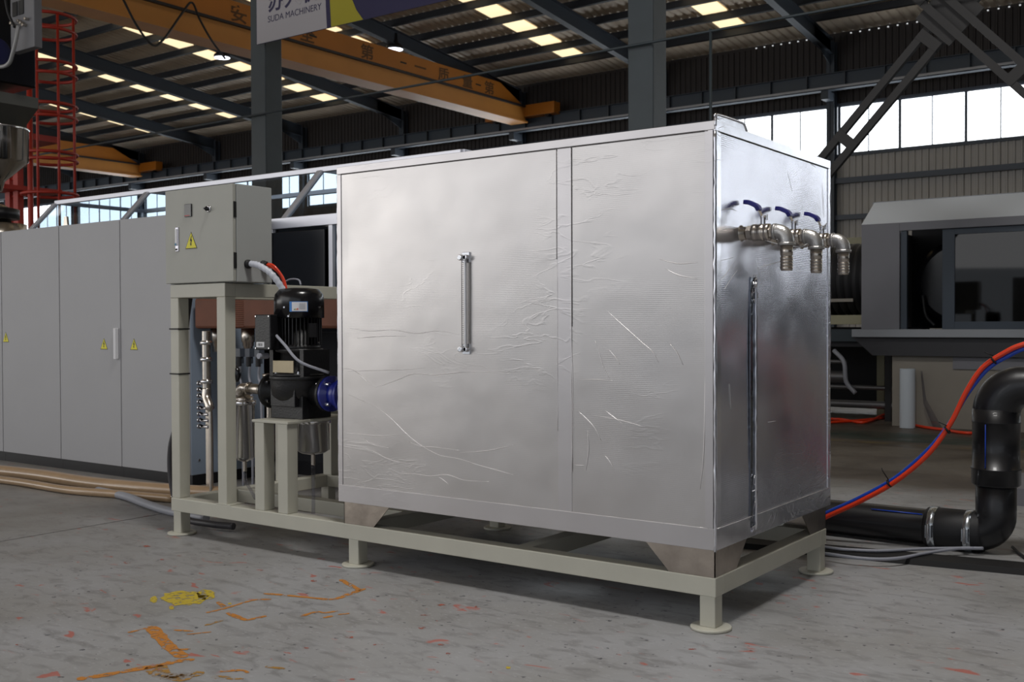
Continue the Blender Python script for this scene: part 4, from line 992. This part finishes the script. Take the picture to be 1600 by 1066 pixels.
# red ladder cage
ct = thing('caged_ladder', (-13.9, 5.6, 0), 'red steel caged ladder standing behind the hopper', 'ladder')
lcx, lcy, lr = -14.3, 5.6, .42
for a in (-.95, -.2, .55):
    c_, s2 = math.cos(a), math.sin(a); MB().tube([(lcx+lr*c_, lcy+lr*s2, 2.2), (lcx+lr*c_, lcy+lr*s2, 6.2)], .022 if a else .03, 8).build('cage_bar', redp, ct)
MB().tube([(lcx+.02, lcy-.34, 0), (lcx+.02, lcy-.34, 5.9)], .045, 8).build('cage_bar', redp, ct)
for z_ in (6.22, 5.98, 5.46, 5.28, 4.80, 4.60, 4.03, 3.92, 3.38):
    P = [(lcx+lr*math.cos(a), lcy+lr*math.sin(a), z_) for a in [PI*(-.95)+1.9*PI*i/24 for i in range(25)]]; MB().tube(P, .026, 6).build('cage_hoop', redp, ct)
for x_ in (-.75, -.5): B('stringer', lcx+x_-.07, lcx+x_+.07, lcy-.3, lcy-.2, 0, 4.7 if x_ < -.5 else 4.95, redp, ct)
for k in range(16): MB().cyl((lcx-.75, lcy-.25, .3+.28*k), (lcx-.5, lcy-.25, .3+.28*k), .018, 8).build('rung', redp, ct)
B('platform', lcx-1.1, lcx-.35, lcy-.6, lcy+.4, 4.3, 4.4, redp, ct); B('platform', lcx-.9, lcx-.3, lcy-.6, lcy+.4, 3.45, 3.52, redp, ct)
q = MB().cyl((-12.6, 5.0, 3.1), (-12.6, 5.0, 3.18), .1, 12)
# hoses on the floor at left
hz = MB().tube(spline([(-9.3, .35, .055), (-7.6, .55, .055), (-6.4, .70, .055), (-5.6, .72, .05), (-5.05, .78, .05), (-4.6, .88, .05), (-4.2, 1.0, .05), (-3.4, 1.02, .05)], 12), .05, 14)
tag(hz.build('suction_hose', tan), 'thick tan hose lying on the floor along the cabinets', 'hose')
hz = MB().tube(spline([(-9.3, .2, .03), (-7.6, .38, .03), (-6.3, .50, .03), (-5.5, .50, .03), (-5.0, .60, .03), (-4.5, .7, .03)], 12), .03, 12)
tag(hz.build('thin_hose', tan), 'thinner tan hose in front of the thick one at far left', 'hose')
hz = MB().tube(spline([(-5.3, .62, .028), (-4.9, .58, .028), (-4.5, .47, .028), (-4.1, .38, .028), (-3.7, .36, .028)], 10), .028, 12)
tag(hz.build('grey_floor_hose', pvcgrey), 'pale grey hose on the floor reaching the skid foot', 'hose')
hz = MB().tube(spline([(-3.56, .14, 1.45), (-3.60, .13, 1.2), (-3.61, .12, .95), (-3.64, .14, .75), (-3.78, .16, .5), (-3.80, .18, .25), (-3.72, .2, .06), (-3.5, .22, .035), (-3.3, .25, .035)], 10), .021, 12)
tag(hz.build('black_hose', pm('dark_hose', (58, 56, 60), .45)), 'dark grey hose looping down behind the left frame post', 'hose')
cf = MB().lathe((-4.1, .75, .06), (1, -.3, 0), [(0, .03), (.04, .03), (.05, .04), (.07, .04), (.08, .03), (.14, .03)], 14)
tag(cf.build('hose_coupling', steelb), 'bright metal hose coupling on the floor between the frame posts', 'coupling')
bv = MB().box(-2.82, -2.72, .55, .63, .01, .06).cyl((-2.95, .56, .03), (-2.8, .59, .03), .025, 12)
tag(bv.build('blue_fitting', bluef), 'small blue fitting lying on the floor under the skid', 'fitting')

# ================================================================== RIGHT BACKGROUND
MY = 9.2
mc = thing('grey_machine', (.2, MY+1, 0), 'large grey machine housing with chamfered top and dark sliding window at right', 'machine')
xr = 3.0
B('left_panel', -2.35, -1.89, MY, MY+.04, 1.18, 2.47, rackgrey, mc, .004)
B('lintel', -1.89, xr, MY, MY+.04, 2.37, 2.47, rackgrey, mc, .004)
MB().prism([(-2.35, MY, 2.47), (xr, MY, 2.47), (xr, MY+.28, 2.76), (-2.28, MY+.28, 2.76)], (0, .03, 0)).build('chamfer', pm('chamfer_lit_grey', (214, 220, 226), .5), mc)  # chamfer colour lightened to stand in for light from above
B('roof', -2.3, xr, MY+.28, MY+2.1, 2.74, 2.77, rackgreyl, mc)
B('side_wall', -2.35, -2.31, MY+.04, MY+2.1, 1.18, 2.47, rackgrey, mc)
B('rear_wall', -2.31, xr, MY+2.06, MY+2.1, 1.18, 2.74, darkint, mc)
B('sill', -2.43, xr, MY-.12, MY+.1, 1.085, 1.18, rackgreyl, mc, .004)
MB().prism([(-2.45, MY-.04, 1.085), (xr, MY-.04, 1.085), (xr, MY-.04, .86), (-2.2, MY-.04, .86)], (0, 1.9, 0)).build('skirt', pm('charcoal_paint', (52, 52, 56), .5), mc)
bs = B('base', -1.99, xr, MY+.05, MY+1.8, 0, .86, greige, mc, .004)
B('base_panel', -1.28, xr, MY+.03, MY+.05, .71, .855, rackgrey, mc)
fr_ = MB().box(-1.41, -1.27, MY+.06, MY+.1, 1.18, 2.37).box(-1.27, xr, MY+.06, MY+.1, 1.18, 1.27).box(-1.27, xr, MY+.06, MY+.1, 2.3, 2.37).box(.9, 1.02, MY+.06, MY+.1, 1.27, 2.3)
fr_.build('sliding_frame', bluegrey, mc, .003)
B('window_pane', -1.27, .9, MY+.075, MY+.083, 1.27, 2.3, darkglass, mc); B('window_pane', 1.02, xr, MY+.075, MY+.083, 1.27, 2.3, darkglass, mc)
B('track', -1.88, -1.81, MY+.02, MY+.08, 1.18, 2.37, bluegrey, mc)
blk2 = MB()
random.seed(3)
for k in range(16):
    h_ = random.uniform(.1, .19); x_ = -1.22+k*.06; blk2.box(x_, x_+.055, MY+.11, MY+.3, 1.2, 1.2+h_+(.05 if k < 9 else -.04))
o = blk2.build('mould_blocks', pm('mould_metal', (190, 188, 186), .5, .0), mc)
MB().lathe((-1.35, MY+.9, 1.75), (0, -1, 0), [(0, .5), (.1, .52), (.3, .52), (.32, .44)], 40).build('drum', blkg, mc)
MB().lathe((-.1, MY+.55, 1.22), (0, -1, 0), [(0, .16), (.1, .18), (.14, .10)], 24).build('roller', steel, mc)
MB().cyl((-.4, MY+.5, 1.85), (-.4, MY+.3, 1.85), .07, 16).build('knob', bluegrey, mc)
MB().tube(spline([(-1.75, MY+.5, 1.6), (-1.7, MY+.45, 1.35), (-1.58, MY+.4, 1.22)]), .02, 8).build('cable', rubber, mc)
B('inner_post', -.62+.5, -.5+.5, MY+.4, MY+.5, 1.2, 1.8, pm('pale_post', (165, 165, 168), .5), mc)
# corrugated pipe lying on a cream beam
cp = MB(); n = 60; pr = []
for k in range(n): 
    pr += [(k*.024*1, .47 if (k//2) % 3 else .44)]
pr = []
for k in range(15): pr += [(k*.1, .42), (k*.1+.02, .47), (k*.1+.07, .47), (k*.1+.09, .42)]
cp.lathe((-3.9, 10.0, 1.83), (1, 0, 0), pr, 40)
cpt = thing('corrugated_pipe', (-3.15, 10, 1.36), 'large black corrugated pipe lying behind the last tap', 'pipe')
cp.build('pipe', rubber, cpt); B('label', -2.87, -2.56, 9.52, 9.545, 1.53, 1.57, greige, cpt)
tb = thing('cream_bench', (-3.2, 10, 0), 'cream painted bench beam under the black corrugated pipe', 'bench')
B('top_beam', -4.3, -2.36, 9.6, 10.5, 1.24, 1.36, creamd, tb, .004); B('upper_beam', -4.3, -2.36, 10.45, 10.6, 2.25, 2.42, creamd, tb, .004)
for x_ in (-4.2, -2.5): B('post', x_-.05, x_+.05, 10.48, 10.58, 0, 2.3, creamd, tb)
B('lower_box', -4.3, -2.4, 9.75, 10.4, .95, 1.15, darkint, tb); B('drawer', -2.95, -2.45, 9.7, 9.75, 1.02, 1.18, pm('teal_dark', (40, 50, 56), .5), tb)
pk = thing('roller_rack', (-3.0, 10.2, 0), 'dark rack with steel rollers in shadow under the bench', 'rack')
for x_ in (-4.2, -3.2, -2.2): B('rack_post', x_-.04, x_+.04, 9.8, 9.9, 0, .95, rubber, pk)
for z_, r_ in ((.75, .03), (.55, .08), (.42, .03), (.2, .05)): MB().cyl((-4.4, 9.85, z_), (-2.75 if z_ > .5 else -2.05, 9.85, z_), r_, 14).build('roller', pm('dull_steel', (120, 120, 122), .4, .8), pk)
MB().tube(spline([(-2.9, 9.8, .9), (-2.75, 9.75, .75), (-2.72, 9.75, .5), (-2.6, 9.75, .35)]), .03, 8).build('hose', pvcgrey, pk)
B('back_board', -4.6, -2.0, 10.9, 11.0, .1, 1.2, darkint, pk)
wt = MB().cyl((-1.76, 9.08, .0), (-1.76, 9.08, .71), .09, 24)
tag(wt.build('white_tube', pm('milky_tube', (196, 204, 212), .4)), 'white plastic tube standing upright against the grey machine base', 'tube')
pb = MB(); P = [(-1.64, 9.14, .66), (-1.60, 9.1, .66), (-1.36, 8.95, .02), (-1.5, 9.05, .02)]
pb.add([(-1.64, 9.2, .68), (-1.61, 9.16, .68), (-1.56, 9.14, .35), (-1.33, 9.0, .005), (-1.47, 9.12, .005), (-1.58, 9.1, .3)], [(0, 1, 2, 5), (5, 2, 3, 4)])
o = pb.build('plastic_film', clearpl); so = o.modifiers.new('thick', 'SOLIDIFY'); so.thickness = .003
tag(o, 'crumpled clear plastic film beside the white upright tube', 'film')
oh = MB().tube(spline([un(1180, 662, 2, .02), un(1300, 655, 2, .02), un(1350, 660, 2, .02), un(1392, 649, 2, .02)+Vector((0, 0, .03)), un(1420, 662, 2, .02), un(1470, 671, 2, .02), un(1540, 675, 2, .02), un(1640, 645, 2, .02)], 10), .018, 8)
tag(oh.build('floor_cable', orange), 'orange cable snaking on the floor by the grey machine', 'cable')
oh = MB().tube(spline([un(1180, 668, 2, .02), un(1300, 660, 2, .02), un(1345, 657, 2, .02), un(1390, 652, 2, .02)], 10), .018, 8)
tag(oh.build('floor_cable', orange), 'second orange cable lying closer to the tank on the back floor', 'cable')
# black PE pipe run
YP = 2.25
pr_t = thing('drain_pipe', (.2, YP, 0), 'black polyethylene pipe on the floor with two elbows rising at right', 'pipe')
q = MB().cyl((-1.6, YP+.05, .105), (.28, YP, .105), .1, 36).build('floor_pipe', pe, pr_t)
bs_ = MB().tube([(-.05, YP-.062, .186), (.235, YP-.064, .184)], .0035, 6).build('blue_stripe', bluehose, q)
MB().lathe((.24, YP, .105), (1, 0, 0), [(0, .1), (.01, .112), (.025, .116), (.29, .116), (.3, .11), (.31, .1)], 36).build('rubber_sleeve', rubber, pr_t)
xv = .605
MB().tube([Vector((.3, YP, .107)), Vector((.45, YP, .107))]+elbow((xv, YP, .107), (1, 0, 0), (0, 0, 1), .105, .1)[1:]+[Vector((xv, YP, .45))], .104, 32).build('lower_elbow', pe, pr_t)
MB().lathe((xv, YP, .37), (0, 0, 1), [(0, .112), (.012, .125), (.09, .125), (.092, .129), (.098, .129), (.1, .121), (.345, .121), (.347, .124), (.352, .124), (.354, .122), (.42, .122)], 36).build('socket', pe, pr_t)
MB().tube([(xv-.03, YP-.1195, .475), (xv-.03, YP-.1195, .712)], .003, 6).build('blue_stripe', bluehose, pr_t)
MB().tube([Vector((xv, YP, .74))]+elbow((xv, YP, .915), (0, 0, 1), (1, 0, 0), .135, .12)[1:]+[Vector((1.3, YP, .918))], [.121]*9+[.116, .11, .105, .102], 32).build('upper_elbow', pe, pr_t) if False else \
MB().tube([Vector((xv, YP, .74))]+elbow((xv, YP, .918), (0, 0, 1), (1, 0, 0), .15, .12)+[Vector((1.0, YP, .918)), Vector((1.6, YP, .918))], [.121]*4+[.120, .119, .118, .116, .114, .112, .109, .106, .104, .104], 32).build('upper_elbow', pe, pr_t)
for x_, lb_ in ((.285, 'zinc hose clamp on the black pipe, the left of the pair'), (.475, 'zinc hose clamp on the black pipe, the right of the pair')):
    t_ = thing('hose_clamp', (x_, YP, .105), lb_, 'clamp')
    MB().lathe((x_-.02, YP, .105), (1, 0, 0), [(0, .1165), (.001, .1195), (.039, .1195), (.04, .1165)], 36, cap=False).build('band', cgal, t_)
    B('screw_housing', x_-.018, x_+.018, YP-.145, YP-.115, .07, .14, cgal, t_, .003); MB().cyl((x_, YP-.15, .06), (x_, YP-.15, .15), .008, 8).build('bolt', steelb, t_)
# hoses rising over the pipe
YH = 2.02
hpx = [(1180, 858), (1240, 832), (1293, 807), (1345, 783), (1400, 752), (1450, 710), (1485, 662), (1510, 612), (1535, 575), (1570, 551), (1600, 538), (1660, 524)]
po = [un(a, b_, 1, YH) for a, b_ in hpx]
oh = MB().tube(spline(po, 8), .0135, 10)
tag(oh.build('orange_air_hose', orange), 'orange hose arching from the tank up over the black elbow', 'hose')
hpb = [(1180, 853), (1240, 826), (1293, 801), (1345, 777), (1400, 746), (1450, 703), (1483, 663), (1512, 615), (1543, 577), (1576, 556), (1606, 543), (1660, 530)]
ob = MB().tube(spline([un(a, b_, 1, YH+.015) for a, b_ in hpb], 8), .0115, 10)
tag(ob.build('blue_air_hose', bluehose), 'blue hose running together with the orange hose at right', 'hose')
for (a, b_, tl_, lb_) in ((1390, 755, 1, 'black cable tie with upright tail on the hose pair, the lowest'), (1481, 671, 0, 'black cable tie on the hose pair beside the black elbow'), (1553, 562, 0, 'black cable tie on the hose pair above the black elbow')):
    c_ = un(a, b_, 1, YH); m = MB().lathe(c_+Vector((-.005, 0, -.004)), (.8, 0, .5), [(0, .024), (.008, .024)], 14)
    if tl_: m.tube([c_+Vector((0, -.02, .02)), c_+Vector((-.03, -.03, .07)), c_+Vector((-.035, -.03, .085))], .003, 6)
    else: m.tube([c_+Vector((0, -.02, .02)), c_+Vector((-.04, -.03, .04))], .003, 6)
    tag(m.build('cable_tie', ink), lb_, 'cable tie')
# black cable cover and grey cables
cc = MB(); a0, a1 = Vector((-2.4, 1.40, 0)), Vector((1.6, 2.13, 0)); d_ = (a1-a0).normalized(); n_v = Vector((-d_.y, d_.x, 0))
a0, a1 = Vector((-.9, 1.62, 0)), Vector((1.5, 1.98, 0)); d_ = (a1-a0).normalized(); n_v = Vector((-d_.y, d_.x, 0))
cc.prism([a0-n_v*.1, a0-n_v*.085+Vector((0, 0, .03)), a0+n_v*.085+Vector((0, 0, .03)), a0+n_v*.1], a1-a0)
tag(cc.build('cable_cover', pm('cover_black', (10, 10, 12), .75), None, .002), 'black rubber cable cover strip on the floor before the black pipe', 'cable cover')
for i, pts in enumerate(([(1140, 818), (1200, 840), (1295, 856), (1340, 860), (1380, 861), (1440, 858), (1500, 857), (1536, 857)], [(1140, 838), (1200, 852), (1295, 866), (1350, 873), (1400, 873), (1450, 864), (1500, 857), (1520, 857)])):
    P = [un(a, b_, 2, .040 if a > 1290 else .012) for a, b_ in pts]
    tag(MB().tube(spline(P, 8), .009, 8).build('floor_wire', greycab), ['grey cable on the floor nearer the black pipe', 'grey cable on the floor further forward beside the skid foot'][i], 'cable')
P = [un(1296, 790, 2, .02), un(1330, 784, 2, .02), un(1370, 788, 2, .02), un(1380, 798, 2, .02)]
tag(MB().tube(spline([(-.55, 2.55, .02), (-.35, 2.75, .02), (-.15, 2.95, .02), (.02, 2.95, .02), (.16, 2.75, .02)], 8), .008, 8).build('black_wire', rubber), 'thin black wire curling on the floor behind the black pipe', 'cable')
tag(MB().tube(spline([(.66, 2.4, .015), (.75, 2.2, .012), (.85, 2.05, .012), (1.1, 1.98, .012)], 8), .008, 8).build('black_wire', rubber), 'thin black wire at the foot of the right-hand elbow', 'cable')
dc = thing('coiled_hose', (.95, 2.9, 0), 'flat coil of white and green tubing on the floor at the right edge', 'coil')
for k in range(5):
    P = [(1.02+(.36-.0*k)*math.cos(a)+.01*k, 2.95+.3*math.sin(a), .012+.02*k) for a in [2*PI*i/40 for i in range(41)]]
    MB().tube(P, .011, 8).build('loop', [pm('pale_tube', (196, 200, 202), .4), pm('green_tube', (120, 132, 60), .4), white, greycab, white][k], dc)
MB().lathe((1.02, 2.95, .105), (0, 0, 1), [(0, .34), (.004, .34)], 32).build('cover_disc', pm('pale_disc', (190, 194, 198), .5), dc)
lb_ = thing('low_grey_cabinet', (1.4, 4.2, 0), 'low dark grey cabinet with pale edge behind the elbow at the right edge', 'cabinet')
B('body', .60, 2.4, 4.0, 4.8, .12, .96, greige, lb_, .004); B('foot_rail', .2, 2.4, 3.95, 4.8, .0, .12, rackgrey, lb_)
